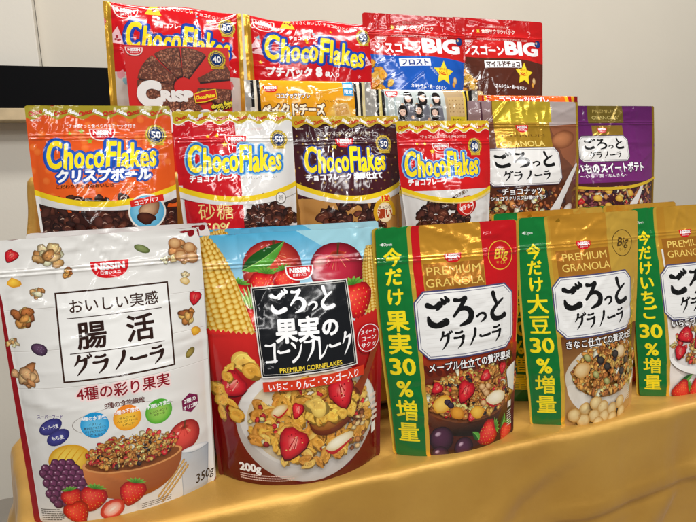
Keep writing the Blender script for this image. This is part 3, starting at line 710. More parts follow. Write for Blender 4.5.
    ni, nj = np.maximum(i1 - i0 + 1, 1), np.maximum(j1 - j0 + 1, 1); npair = np.where(inb, ni * nj * 2, 0)
    t = np.repeat(np.arange(len(T)), npair); w = np.arange(npair.sum()) - np.repeat(np.cumsum(npair) - npair, npair)
    hf = w % 2; ci = i0[t] + (w // 2) % ni[t]; cj = j0[t] + (w // 2) // ni[t]
    Q3 = np.where((hf == 0)[:, None, None], np.stack([np.stack([U[ci], Vv[cj]], -1), np.stack([U[ci + 1], Vv[cj]], -1), np.stack([U[ci], Vv[cj + 1]], -1)], 1),
                  np.stack([np.stack([U[ci + 1], Vv[cj + 1]], -1), np.stack([U[ci], Vv[cj + 1]], -1), np.stack([U[ci + 1], Vv[cj]], -1)], 1))
    # facets wholly hidden by a later shape are dropped
    full = np.ones(len(t), bool); Tt = T[t]
    for a in range(3):
        p, q = Tt[:, a], Tt[:, (a + 1) % 3]
        for c in range(3): full &= ((q[:, 0] - p[:, 0]) * (Q3[:, c, 1] - p[:, 1]) - (q[:, 1] - p[:, 1]) * (Q3[:, c, 0] - p[:, 0])) >= -1e-6
    cell = (cj * nu + ci) * 2 + hf; cover = np.full(nv * nu * 2, -1); np.maximum.at(cover, cell[full], S[t[full]])
    keep = S[t] >= cover[cell]; t, ci, cj, hf, Q3 = t[keep], ci[keep], cj[keep], hf[keep], Q3[keep]
    Pg = T[t]; cnt = np.full(len(t), 3)
    for a in range(3):
        p, q = Q3[:, a], Q3[:, (a + 1) % 3]; nrm = np.stack([-(q[:, 1] - p[:, 1]), q[:, 0] - p[:, 0]], -1)
        Pg, cnt = clip_half(Pg, cnt, nrm, -(nrm * p).sum(-1))
    xs, ys = Pg[..., 0], Pg[..., 1]; idx = np.arange(Pg.shape[1])[None]; val = idx < cnt[:, None]; nx = np.where(idx + 1 >= cnt[:, None], 0, idx + 1)
    ar = np.where(val, xs * np.take_along_axis(ys, nx, 1) - ys * np.take_along_axis(xs, nx, 1), 0).sum(1)
    g = (cnt >= 3) & (ar > 2e-5); t, ci, cj, hf, Pg, cnt, val = t[g], ci[g], cj[g], hf[g], Pg[g], cnt[g], val[g]
    total = int((cnt - 2).sum())
    for kk, (part, mat) in enumerate(keys):
        m = K[t] == kk
        if not m.any(): continue
        v = val[m]; rep = cnt[m]; f = lambda z: np.repeat(z[m], rep, axis=0)
        p = Pg[m][v]; tt, i, j, low = f(t), f(ci), f(cj), (f(hf) == 0)[:, None]
        a_ = ((p[:, 0] - U[i]) / (U[i + 1] - U[i]))[:, None]; b_ = ((p[:, 1] - Vv[j]) / (Vv[j + 1] - Vv[j]))[:, None]
        def interp(G): return np.where(low, G[j, i] + (G[j, i + 1] - G[j, i]) * a_ + (G[j + 1, i] - G[j, i]) * b_, G[j + 1, i + 1] + (G[j + 1, i] - G[j + 1, i + 1]) * (1 - a_) + (G[j, i + 1] - G[j + 1, i + 1]) * (1 - b_))
        Pn, Nn = interp(P), interp(Nm); Nn = Nn / np.maximum(np.linalg.norm(Nn, axis=-1, keepdims=True), 1e-9)
        Pn = Pn + Nn * (L[tt][:, None] * LAYER + 3e-5)
        dxy = p - T[tt, 0]; Cc = C[tt, 0] + Gx[tt] * dxy[:, :1] + Gy[tt] * dxy[:, 1:]
        # sheet coordinates run downwards: reverse each polygon so that it faces out
        start = np.cumsum(rep) - rep; pos = np.arange(len(p)) - np.repeat(start, rep); rev = np.repeat(start + rep - 1, rep) - pos
        po = build_mesh(part.split('#')[0], Pn[rev], np.clip(Cc[rev], 0, 1), Nn[rev], rep, mat, root)
        if part == 'fine_print': po['kind'] = 'stuff'
    print('BAG', name, total, 'tris', 'layers', int(art.occ.max()))
    return root
def copy_thing(root, loc, rz, label):
    r = root.copy(); COL.objects.link(r); r.location = loc; r.rotation_euler = (0, 0, rz); r['label'] = label
    for ch in root.children:
        c = ch.copy(); COL.objects.link(c); c.parent = r
    return r

# ---------------------------------------------------------------- palettes
GRAN = ['#c98a3e', '#b5722c', '#d9a455', '#a65e22', '#e0b46a', '#8e4c1c']
NUT = ['#d8b07a', '#c99a5c', '#e6cc9c', '#b98044', '#efdcb4']
CHOC = ['#3a1a12', '#4a2218', '#2a100c', '#5c2c1c']
def ell(cx, cy, rx, ry): return lambda x, y: ((x - cx) / rx) ** 2 + ((y - cy) / ry) ** 2 < 1
def granola_mix(A, n, inside, box, z=3.2, pal=GRAN, reds=.08, dark=.06, pale=.1):
    fns = [lambda x, y: A.piece(x, y, z * A.r.uniform(.6, 1.25), pal)] * int(100 * (1 - reds - dark - pale))
    fns += [lambda x, y: A.slice_(x, y, z * A.r.uniform(.9, 1.4), A.r.uniform(0, 3))] * int(100 * reds * .4) + [lambda x, y: A.piece(x, y, z, ['#c81e22', '#a81418', '#e03a34'])] * int(100 * reds * .6)
    fns += [lambda x, y: A.piece(x, y, z, ['#2a1420', '#3a1a1c', '#1c1018'])] * int(100 * dark) + [lambda x, y: A.piece(x, y, z * 1.2, ['#f2e2b8', '#f0d48a', '#e8c878'])] * int(100 * pale)
    A.scatter(n, inside, box, fns)
    A.scatter(int(n * .6), inside, box, [lambda x, y: A.piece(x, y, z * A.r.uniform(.22, .42), pal + ['#f0c878', '#e0a850', '#7a3c14'])])

# ---------------------------------------------------------------- white gut-care granola pouch
sp = SP['gut']; A = Art(sp, 1); W, H = sp['W'], sp['H']
A.use('printed_sheet'); A.rect(0, 0, W, H, '#e9e7e2', '#e3e1dc')
for y in (30, 70, 112, 150): A.rect(0, y, W, y + .5, '#c2bdb6'); A.rect(0, y + .5, W, y + 1.2, '#f4f2ee')
A.use('side_band'); A.poly([(0, 40), (2.5, 60), (5, 150), (6, 230), (6, H), (0, H)], '#8e0f18'); A.use('seal_edge'); A.poly([(W, 60), (W - 1.2, 90), (W - 1.6, H), (W, H)], '#b8b0a8')
A.use('scattered_ingredients')
A.slice_(15, 16, 7, .6); A.slice_(187, 78, 8, .3)
for x, y, z, p, n in ((50, 19, 13, NUT, 14), (64, 36, 6, GRAN, 6), (35, 56, 7, NUT, 8), (20, 79, 10, GRAN, 12), (179, 26, 13, ['#d9a470', '#c98a50', '#e8bc84'], 12), (177, 97, 9, GRAN, 12), (15, 137, 12, ['#d9a470', '#c98a50', '#b8743c'], 9), (160, 33, 5, NUT, 4), (7, 102, 6, NUT, 5), (178, 52, 5, NUT, 4)): A.cluster(x, y, z * 1.22, p, n + 5)
for x, y in ((171, 16), (186, 22), (176, 30), (188, 33)): A.fan(x, y, 7, 6.2, '#e8bc84', '#9a5a28', .4, n=12)
A.fan(15, 43, 6, 5, '#fbd04a', '#e0961c', .3, n=10, jag=.15); A.fan(185, 115, 5.5, 5, '#f6c440', '#c98418', 0, n=10, jag=.15); A.fan(178, 58, 5, 4, '#f2dca8', '#c9a050', .3, n=10, jag=.1)
A.fan(137, 19, 8.5, 4, '#93a066', '#4a5626', .45, n=14); A.fan(177, 137, 6.5, 4, '#b09a4c', '#5e5424', -.8, n=14)
A.fan(31, 111, 8, 6, '#6a4a68', '#2c1a30', .5, n=14, jag=.06)
for k in range(7): A.fan(31 + A.r.uniform(-5, 5), 111 + A.r.uniform(-3.5, 3.5), 1, .5, '#9a84a0', '#4a3450', .5, n=6)
A.logo(104, 36, 37)
A.use('title_frame'); A.rect(50, 56, 160, 146, '#efeeea'); A.frame(50, 56, 160, 146, 1.7, '#3a241c'); A.rect(59, 82.5, 151, 83.4, '#3a241c'); A.rect(59, 117.5, 151, 118.4, '#3a241c')
A.use('title_lettering')
A.text('おいしい実感', 105, 77, 15, '#3a241c', .012, fit=88, align='c'); A.text('腸', 81, 112, 29, '#2e1a14', .022, align='c'); A.text('活', 128, 111, 29, '#2e1a14', .022, align='c')
A.brush('グラノーラ', 60, 121, 92, 19, '#2e1a14', 0, 1.25)
A.use('caption_lettering')
A.text('4種の彩り果実', 107, 164, 14.5, '#8c1420', .02, fit=92, align='c', out=((.12, '#f6dcd8'),)); A.text('8種の食物繊維', 106, 176, 6.5, '#5a2018', .02, fit=40, align='c')
A.ring(106, 190, 52, 52.7, '#8a8078', 30, math.pi * 1.12, math.pi * 1.88, .28); A.ring(106, 190, 52, 52.7, '#8a8078', 12, math.pi * .82, math.pi * 1.12, .28)
A.use('fibre_badges')
for x, y, c0, c1, t, l in ((75, 191, '#6cc8f0', '#1c9ad8', '4種の水溶性', ('イヌリン', '難消化性デキストリン', 'ポリデキストロース', 'βグルカン')), (107, 189, '#ffd24a', '#f09a1c', '3種の不溶性', ('セルロース', 'ヘミセルロース', 'リグニン')), (139, 190, '#a8d860', '#4aa82c', '水溶性+不溶性', ('レジスタント', 'スターチ'))):
    A.fan(x, y, 14, 13.2, c0, c1, 0, 0, 0, 26); A.poly([(x - 13, y - 5)] + [(x + 14 * math.cos(a), y - 13.2 * math.sin(a)) for a in np.linspace(2.75, .39, 14)] + [(x + 13, y - 5)], mix(c1, '#d83030' if c1 == '#f09a1c' else c1, .35))
    A.text(t, x, y - 5.5, 4.6, '#ffffff', .025, fit=24, align='c')
    for k, q in enumerate(l): A.text(q, x, y + .5 + k * 3.6, 3, '#3a2a1c', .01, fit=min(21, len(q) * 3.2), align='c')
A.poly([(173 + 10.5 * math.cos(k * math.pi / 3 + .5), 192 + 11 * math.sin(k * math.pi / 3 + .5)) for k in range(6)], '#7a1248'); A.text('2種の', 173, 191, 5.6, '#ffffff', .02, align='c'); A.text('オリゴ糖', 173, 198, 5, '#ffffff', .02, fit=17, align='c')
A.use('barley_badges'); A.text('スーパーフード', 33, 181, 4.6, '#4a2a80', .015, fit=26, align='c')
for x, y, r, t in ((32, 190, -.1, 'スーパー大麦'), (38, 201, .0, 'もち麦')):
    A.fan(x, y, 13.2, 7.2, '#4a4a9a', '#2c2a6c', -.55, n=22); A.text(t, x, y + 2, 4.6, '#ffffff', .02, fit=17 if len(t) > 4 else 13, align='c', rot=-.2)
A.use('food_picture')
A.apple(164, 226, 17); A.fan(46, 226, 22, 17, '#fbdc5c', '#d99a14', -.3, n=20)
for k in range(4): A.stroke([(30 + k * 7, 236 - k * 2), (36 + k * 7, 222), (46 + k * 6, 211 + k)], [.4, 1.2, .4], '#e0a020', 5, False)
# jug of milk
A.poly([(158, 243), (191, 247), (187, 297), (158, 297)], lambda x, y: mix('#f8f8f8', '#a8b0b8', min(1, abs(x - 170) / 20))); A.fan(174.5, 245, 16.5, 3.5, '#ffffff', '#cfd4d8', .1, n=18); A.stroke([(159, 244), (174, 249), (191, 248)], .9, '#9aa4ac', 5); A.stroke([(158, 243), (158, 297)], .8, '#a8b0b8', 2, False); A.stroke([(191, 247), (187, 297)], .8, '#98a0a8', 2, False)
# grapes
gp = []
for j in range(9):
    for i in range(6):
        x, y = 17 + i * 7.4 + (j % 2) * 3.7 + j * .6, 229 + j * 5.6
        if ((x - 37) / 25) ** 2 + ((y - 251) / 25) ** 2 < 1 and y < 282: gp.append((x + A.r.uniform(-.8, .8), y + A.r.uniform(-.8, .8)))
A.grapes(gp, 5.2, '#83406a', '#2c0c26')
# wheat ears
for k in range(3):
    for q in range(8): A.fan(132 + q * 4 + k * 2, 284 - q * 4.2 + k * 4, 3.4, 1.5, '#e8c078', '#a8742c', -.85, n=8)
# wooden bowl
A.poly([(58, 232)] + [(109 + 51 * math.cos(a), 238 + 41 * math.sin(a) ** .9) for a in np.linspace(math.pi - .12, .05, 18)] + [(160, 236)], lambda x, y: mix(mix('#d8864a', '#a8521e', min(1, max(0, (y - 235) / 42))), '#7c3410', max(0, (x - 115) / 50) * .75))
A.fan(109, 236, 51.5, 11, '#b8682c', '#e09a5c', .05, n=26); A.fan(109, 235.5, 48.5, 9.5, '#6a3414', '#8a4a20', .05, n=26)
granola_mix(A, 300, lambda x, y: ((x - 109) / 46) ** 2 + ((y - 227) / (20 if y < 227 else 12)) ** 2 < 1, (60, 205, 158, 242), 3.0, GRAN + ['#d8903c', '#e0a04c', '#c87a2c'], .16, .06, .05)
A.berry(44, 268, 13, -.2); A.berry(64, 270, 16, .35); A.berry(46, 284, 15, -.3, True, False); A.berry(104, 272, 16, .4); A.half_berry(82, 286, 14, 1.0)
A.use('net_weight_lettering'); A.text('350g', 184, 287, 14.5, '#2c201a', .012, align='c', shear=.22, rot=-.06, sx=.82)
A.use('fine_print'); A.sparkle_lines(9, 280, 24, 6, '#5a524c', 1.0, 2.3); A.sparkle_lines(112, 288, 34, 3, '#7a726c', .9, 2.2)
gut = build_bag('granola_pouch', sp, A, 'white granola pouch with framed brown title, grapes and a wooden bowl', 'granola bag', '#e6e4df', '#8e0f18')
copy_thing(gut, (-.142, .066, 0), .03, 'white granola pouch behind the one with the framed title, only its rim showing')

# ---------------------------------------------------------------- red fruit corn flake pouch
sp = SP['corn']; A = Art(sp, 2); W, H = sp['W'], sp['H']
A.use('printed_sheet'); A.rect(0, 0, W, 110, '#55b4dc', '#cfeaf2'); A.rect(0, 110, W, H, '#c4161c', '#6e0a10')
A.poly([(120, 0), (W, 0), (W, 34), (160, 26)], '#a8dcea')
A.use('fruit_picture')
A.apple(90, 42, 33, '#ee5a44', '#8a0c16'); A.fan(76, 30, 18, 9, '#f6a878', '#e0503a', -.7, n=14)
A.apple(166, 47, 31, '#d8304a', '#6e0618'); A.fan(146, 38, 10, 7, '#f4c8c0', '#d8485a', -.5, n=10)
A.corn((215, 112), (208, 22), 17)
A.leaf((55, 42), (106, 11), 11)
A.berry(80, 62, 21, .15); A.berry(105, 56, 17, -.3); A.berry(47, 70, 19, .3); A.berry(52, 92, 18, -.1); A.berry(186, 84, 24, -.15); A.berry(66, 96, 14, .2)
A.corn((42, 128), (10, 2), 27)
for k in range(3): A.leaf((6 + k * 5, 116), (1 + k * 8, 98 + k * 4), 3.5, '#8cc04a', '#4a8a2c')
for k in range(4): A.leaf((60 + k * 2, 84), (50 + k * 5, 62 - k * 2), 1.6, '#d0e8a0', '#8cb85c')
# torn red lower half with a zigzag rim
def zig(xs, y0, y1, up):
    top = []
    for k, x in enumerate(xs): top.append((x, y0 + (y1 - y0) * k / (len(xs) - 1) + (1.6 if k % 2 else -1.6)))
    return top
A.poly(zig(np.linspace(0, 70, 25), 106, 112, 1) + [(70, 190), (0, 190)], lambda x, y: mix('#d82a26', '#8c0c12', min(1, max(0, (y - 105) / 85))))
A.poly(zig(np.linspace(170, W, 21), 110, 97, 1) + [(W, 190), (170, 190)], lambda x, y: mix('#d02420', '#8c0c12', min(1, max(0, (y - 100) / 90))))
A.use('printed_sheet'); A.rect(0, 189, W, H, '#8c0c12', '#5c080c')
A.use('bowl_picture')
# bowl of flakes with milk
A.fan(122, 214, 90, 68, '#f6f4f0', '#c4bcb4', 0, -.1, -.2, 40); A.fan(122, 206, 86, 58, '#ffffff', '#e2dcd4', 0, 0, 0, 40); A.fan(124, 209, 78, 53, '#fbf3e4', '#d8c4a0', 0, 0, 0, 36)
A.scatter(230, ell(124, 214, 74, 46), (50, 165, 200, 262), [lambda x, y: A.flake(x, y, A.r.uniform(6, 11), A.r.choice(['#e8a83c', '#dc9a38', '#f0bc5c', '#d08a30']))] * 7 + [lambda x, y: A.piece(x, y, 3.5, ['#e8c070', '#f0d8a0'])] + [lambda x, y: A.piece(x, y, 4, ['#c81e22', '#a81418'])])
A.scatter(40, ell(178, 228, 18, 26), (150, 195, 200, 258), [lambda x, y: A.piece(x, y, A.r.uniform(2.5, 4.5), ['#8a4a1c', '#6a3414', '#b8783c', '#e0b880'])])
A.slice_(99, 233, 20, .55); A.slice_(107, 197, 9, .4); A.fan(157, 240, 19, 7.5, '#fbf4dc', '#dcc48c', -.25, n=18); A.stroke([(139, 246), (150, 251), (172, 241)], [1.5, 4, 1.5], '#c01c24', 6); A.fan(86, 196, 12, 6, '#f8e8c0', '#c8942c', -.5, n=12); A.stroke([(78, 200), (86, 203), (96, 194)], [1, 2.4, 1], '#c01c24', 5)
# wooden spoon with flakes
A.stroke([(182, 190), (198, 168), (210, 140)], [16, 8, 9], '#8c3a1c', 8); A.fan(153, 204, 35, 22, '#a8522a', '#5c2410', -.45, n=26); A.fan(151, 201, 32, 19, '#d89040', '#8a4c1c', -.45, n=24)
A.scatter(26, ell(150, 200, 28, 14), (118, 180, 184, 222), [lambda x, y: A.flake(x, y, A.r.uniform(7, 10), A.r.choice(['#f0b848', '#e8a234']))])
A.flake(130, 194, 13, '#f4c860'); A.slice_(161, 184, 19, -.25)
A.use('flake_picture')
A.flake(49, 143, 15, '#f0be58'); A.flake(58, 152, 12, '#e8a83c'); A.flake(31, 151, 9, '#f0b848'); A.slice_(33, 169, 18, .9)
for x, y, z in ((14, 176, 10), (18, 188, 9), (30, 190, 8), (16, 203, 9), (34, 203, 10), (28, 160, 7)): A.flake(x, y, z, '#e8a83c')
A.use('title_plate'); A.poly([(64, 61), (176, 59), (184, 158), (69, 160)], '#e8e4dc'); A.poly([(65.4, 62.4), (174.8, 60.4), (182.5, 156.7), (70.3, 158.6)], '#16181c'); 
for a, b in (((67.2, 64.2), (173.2, 62.2)), ((173.2, 62.2), (180.5, 154.9)), ((72, 156.6), (180.5, 154.9)), ((67.2, 64.2), (72, 156.6))): A.stroke([a, b], .6, '#d8d4cc', 2, False)
A.logo(121, 47, 30, border='#ffffff')
A.use('title_lettering')
A.brush('ごろっと', 83, 67, 77, 26, '#ffffff', -.02, 1.3, [1.1, 1.1, .68, 1]); 
A.text('果実', 88, 121, 28, '#ffffff', .035, sx=.92); A.text('の', 141, 119, 22, '#ffffff', .04)
A.brush('コーンフレーク', 74, 121, 105, 25, '#ffffff', -.02, 1.35)
A.text('PREMIUM CORNFLAKES', 127, 154.5, 7.2, '#f0d23c', .02, fit=74, align='c', rot=-.015)
A.use('flavour_banner'); A.poly([(70, 164), (190, 160), (190, 171), (70, 175)], '#d83a1c'); A.text('いちご・りんご・マンゴー入り', 130, 171.6, 9.4, '#ffffff', .015, fit=108, align='c', rot=-.033)
A.use('corn_badge'); A.fan(200, 131, 16, 17.5, '#c81c20', '#b0141a', 0, 0, 0, 24, pw=2.4); A.ring(200, 131, 14.4, 15.2, '#ffffff', 26, ky=1.08)
for k, t in enumerate(('スイート', 'コーン', 'サクッ')): A.text(t, 200, 126 + k * 7.6, 6.2, '#ffffff', .02, align='c', fit=21)
A.use('net_weight_lettering'); A.text('200g', 30, 269, 13, '#ffffff', .05, fit=27); A.use('fine_print'); A.sparkle_lines(30, 272.5, 74, 3, '#e8c8c0', 1.2, 2.7); A.poly([(206, 238), (212, 236), (212, 248), (206, 250)], '#f0ece4')
for k in range(5): A.rect(203 + k % 2, 200 + k * 7, 212, 204 + k * 7, '#f0d8c8')
cornbag = build_bag('corn_flake_pouch', sp, A, 'red and blue corn flake pouch with black title plate, corn cob and white bowl', 'cereal bag', '#a01218', '#8c0c12')
copy_thing(cornbag, (.062, .072, 0), -.13, 'corn flake pouch hidden behind the one with black plate, only its pale blue rim showing')

# ---------------------------------------------------------------- big-size premium granola pouches with the green band
def premium(key, seed, nameb, top, stripe, main, sub, bowl, label, plate_y=80):
    sp = SP[key]; A = Art(sp, seed); W, H = sp['W'], sp['H']
    A.use('printed_sheet', 'foil'); A.rect(0, 0, W, H, '#f2b440')
    A.use('printed_sheet', 'film')
    if top == 'red': A.rect(48, 0, 60, H, '#c8141c'); A.rect(144, 0, W - 1.5, H, '#c8141c')
    if top == 'gold': A.use('printed_sheet', 'foil'); A.rect(143, 0, W, H, '#f5c450')
    if stripe: A.use('side_stripe'); A.rect(53, 0, 66, 88, stripe)
    A.use('printed_sheet', 'foil'); A.rect(60 if top == 'red' else 52, 0, 144, 62, '#ecaa38')
    if stripe: A.rect(66, 0, W, 92, '#f0b440')
    A.rect(62 if top == 'red' else 56, 47, 143, 90, '#c8812c', '#d08a34')
    A.use('food_picture'); bowl(A)
    A.use('edge_stripe#1', 'foil'); A.rect(0, 0, 3.6, H, '#f6c848'); A.use('edge_stripe#2', 'foil'); A.rect(43.5, 0, 48.5, H, '#f6c848')
    A.use('side_band', 'film'); A.rect(3.6, 0, 43.5, H, '#0f7a34', '#0c7030'); A.use('open_mark'); A.text('◄Open', 8, 22, 5, '#e8f0e8', .01)
    A.use('band_lettering')
    for t, y, z in nameb:
        if t == '30': A.text('30', 23.5, y + 10.2, 28, '#ffe61e', .03, fit=31, align='c')
        else: A.text(t, 23.5, y + z * .39, z, '#ffe61e', .016 if t in '増量豆' else .03, align='c', sx=1.0)
    A.logo(102, 41, 24)
    A.use('foil_lettering'); lc = '#f0cf6a'
    A.text('PREMIUM', 102, 61, 14, lc, .0, fit=76, align='c'); A.text('GRANOLA', 102, 75, 14, lc, .0, fit=80, align='c')
    A.use('size_emblem'); c = '#e8c23c' if top == 'red' else '#4a3410'; A.ring(170, 44, 17.5, 18.6, c, 34); A.text('Big', 170, 48, 17, c, .02, align='c', shear=.2); A.text('サイズ', 170, 55, 5, c, .0, align='c')
    if top == 'red': A.text('BAG', 171, 39, 6, c, .0, align='c')
    A.use('title_plate'); x0, x1, y0, y1 = 45, 183, plate_y, plate_y + 80; k = 12
    def oct_(d): return [(x0 + k + d * .4, y0 + d), (x1 - k - d * .4, y0 + d), (x1 - d, y0 + k + d * .4), (x1 - d, y1 - k - d * .4), (x1 - k - d * .4, y1 - d), (x0 + k + d * .4, y1 - d), (x0 + d, y1 - k - d * .4), (x0 + d, y0 + k + d * .4)]
    A.poly(oct_(-1.2), '#4a4a72'); A.poly(oct_(.6), '#f0efec'); A.poly(oct_(2.4), '#5a5a78'); A.poly(oct_(3.2), '#efeeeb')
    for y in np.arange(y0 + 9, y1 - 8, 5.2): A.rect(x0 + 10, y, x1 - 10, y + .3, '#dcdad6')
    A.use('title_lettering'); A.brush('ごろっと', 55, y0 + 9, 118, 35, '#121212', 0, 1.36, [1.12, 1.15, .62, 1.05]); A.brush('グラノーラ', 70, y0 + 49, 94, 21, '#121212', 0, 1.3)
    A.use('flavour_lettering'); A.text(sub, 118, 176, 11.5, '#ffffff', .02, fit=128, align='c', out=((.09, '#2a1208'),), arc=1.5)
    A.use('fine_print'); A.sparkle_lines(180, 248, 12, 7, '#f4ece0', 1.2, 3.2); A.use('recycling_mark'); A.rect(181, 236, 190, 244, '#f4ece0')
    return build_bag('granola_pouch', sp, A, label, 'granola bag', '#b8861f', '#b8861f', None, 'foil')

def fruit_bowl(A):
    W, H = A.W, A.H
    A.rect(49, 160, W, H, '#7c2a12', '#3a1410'); A.rect(49, 160, W, 176, '#a83a18', '#8a2c14')
    for k in range(12): A.stroke([(50 + k * 12, 170), (56 + k * 12, 178)], [5, 8], '#5c1c10', 3)
    A.fan(122, 222, 84, 42, '#5c2c18', '#2c120a', 0, 0, 0, 34); A.poly([(40, 225)] + [(122 + 84 * math.cos(a), 222 + 42 * math.sin(a)) for a in np.linspace(math.pi, 0, 20)] + [(206, 222)], lambda x, y: mix('#7c3c20', '#160806', min(1, max(0, (y - 225) / 30))))
    A.fan(122, 212, 82, 33, '#3a1a0e', '#8a4c28', 0, 0, 0, 30)
    granola_mix(A, 400, lambda x, y: ((x - 122) / 76) ** 2 + ((y - 210) / (32 if y < 210 else 27)) ** 2 < 1, (44, 176, 200, 240), 5.2, ['#d8923c', '#c07a2c', '#e0a850', '#b86a24', '#e09a48', '#d08030', '#a05a1c'], .1, .04, .06)
    A.fan(68, 216, 13, 11, '#ffd86a', '#d8941c', -.5, n=9, jag=.1); A.fan(118, 232, 11, 8, '#f8c850', '#d08c1c', .2, n=8, jag=.1); A.fan(88, 229, 10, 8, '#f0a838', '#b8701c', .5, n=8, jag=.1)
    A.slice_(101, 203, 15, .5); A.slice_(134, 189, 9, 1.2); A.slice_(63, 196, 8, .9); A.slice_(165, 186, 8, .2)
    A.fan(150, 220, 18, 9, '#fbf2dc', '#e0cc9c', .1, n=14); A.stroke([(133, 222), (143, 229), (150, 231)], [1, 3, 1], '#b81c20', 5)
    for x, y in ((130, 206), (136, 202), (126, 201), (133, 210), (75, 214), (79, 218), (128, 222)): A.fan(x, y, 5, 4, '#f0c890' if x > 100 else '#4a3a4a', '#a8703c' if x > 100 else '#140c18', .5, n=9)
    A.poly([(172, 190), (192, 184), (192, 224), (176, 214)], '#e8e4da')
    for x, y, z in ((66, 262, 17), (99, 278, 15), (63, 284, 13)): A.fan(x, y, z, z, '#5a2c4c', '#160612', 0, -.3, -.4, 20); A.fan(x - z * .3, y - z * .4, z * .3, z * .2, '#d8b8cc', '#5a2c4c', -.4, n=9)
    A.berry(140, 266, 20, 1.2); A.leaf((124, 272), (112, 258), 5); A.leaf((166, 268), (174, 248), 5); A.berry(178, 276, 16, .4)
def soy_bowl(A):
    W, H = A.W, A.H
    A.rect(49, 160, W, H, '#6a3c18', '#c89858'); A.fan(128, 218, 78, 46, '#fbf6ec', '#cfc4b0', 0, 0, 0, 34)
    A.poly([(56, 226)] + [(128 + 76 * math.cos(a), 228 + 50 * math.sin(a)) for a in np.linspace(math.pi, 0, 20)] + [(204, 226)], lambda x, y: mix('#fdfaf4', '#cdbfa8', min(1, abs(x - 110) / 95)))
    A.fan(130, 214, 70, 36, '#5c3414', '#a8742c', 0, 0, 0, 30)
    granola_mix(A, 330, lambda x, y: ((x - 130) / 70) ** 2 + ((y - 212) / (36 if y < 212 else 32)) ** 2 < 1, (58, 176, 200, 246), 5.4, ['#d8923c', '#c07a2c', '#e0a850', '#b86a24', '#e09a48', '#d08030', '#a05a1c'], .0, .06, .06)
    A.fan(76, 206, 13, 11, '#f0d49c', '#c8944c', -.3, n=7, jag=.06); A.fan(150, 190, 11, 9, '#f4e0b8', '#d0a868', .2, n=7, jag=.06)
    for x, y in ((108, 196), (138, 192), (152, 218), (165, 205), (120, 206)): A.fan(x, y, 7, 5.5, '#4a4440', '#120e0c', .3, n=12)
    for x, y in ((85, 190), (98, 214), (172, 222), (118, 226)): A.fan(x, y, 6.5, 4.5, '#c8c080', '#6a7030', .6, n=12)
    for x, y in ((82, 262), (98, 254), (112, 262), (96, 272), (76, 276), (116, 276), (132, 268), (62, 268), (134, 282), (104, 284), (150, 262), (156, 278)): A.fan(x, y, 11, 10, '#f8e0a4', '#c08c3c', .2, n=16)
def berry_bowl(A):
    W, H = A.W, A.H
    A.rect(49, 160, W, H, '#efe6de', '#f4ece4'); A.fan(140, 226, 88, 40, '#ffffff', '#d8ccc4', 0, 0, 0, 30)
    granola_mix(A, 220, ell(140, 206, 84, 36), (52, 170, W, 244), 4.6, GRAN + ['#e0a860'], .3, .02, .1)
    for x, y, z, r in ((78, 190, 14, 1.3), (66, 214, 12, .3), (106, 200, 15, .8), (140, 190, 13, .2)): A.slice_(x, y, z, r)
    A.poly([(49, 226)] + [(140 + 92 * math.cos(a), 222 + 34 * math.sin(a)) for a in np.linspace(math.pi, 0, 16)] + [(W, 226)] + [(140 + 86 * math.cos(a), 222 + 22 * math.sin(a)) for a in np.linspace(0, math.pi, 16)], '#fbf8f4')
    A.leaf((64, 262), (90, 250), 6); A.berry(70, 274, 19, 1.3); A.berry(104, 276, 21, .9); A.berry(146, 274, 22, 1.5); A.berry(180, 276, 20, .5)
NB = lambda l: [(t, y, z) for t, y, z in l]
premium('fruit', 3, [('今', 36, 23), ('だ', 59, 22), ('け', 83, 22), ('果', 112, 27), ('実', 140, 27), ('30', 168, 27), ('%', 195, 27), ('増', 223, 27), ('量', 251, 27)], 'red', None, None, 'メープル仕立ての贅沢果実', fruit_bowl,
        'gold and red granola pouch with green band, strawberries and dark grapes at its foot')
soyb = premium('soy', 4, [('今', 45, 21), ('だ', 66, 21), ('け', 88, 21), ('大', 114, 27), ('豆', 142, 27), ('30', 170, 27), ('%', 197, 27), ('増', 224, 27), ('量', 252, 27)], 'gold', None, None, 'きなこ仕立ての贅沢大豆', soy_bowl,
        'gold granola pouch with green band and a white bowl of granola above pale soybeans', 82)
berb = premium('berry', 5, [('今', 44, 21), ('だ', 65, 21), ('け', 87, 21), ('い', 109, 22), ('ち', 131, 22), ('ご', 153, 22), ('30', 181, 25), ('%', 208, 25), ('増', 234, 25), ('量', 260, 25)], 'gold', '#e6e2da', None, 'いちごづくしの贅沢いちご', berry_bowl,
        'gold granola pouch with green band and white stripe, red strawberries at its foot', 86)
copy_thing(soyb, (.455, .066, 0), .0, 'soybean granola pouch mostly hidden in the gap behind the red and gold one')
copy_thing(berb, (.617, .075, 0), .0, 'gold granola pouch with white stripe hidden behind others, only its rim showing')

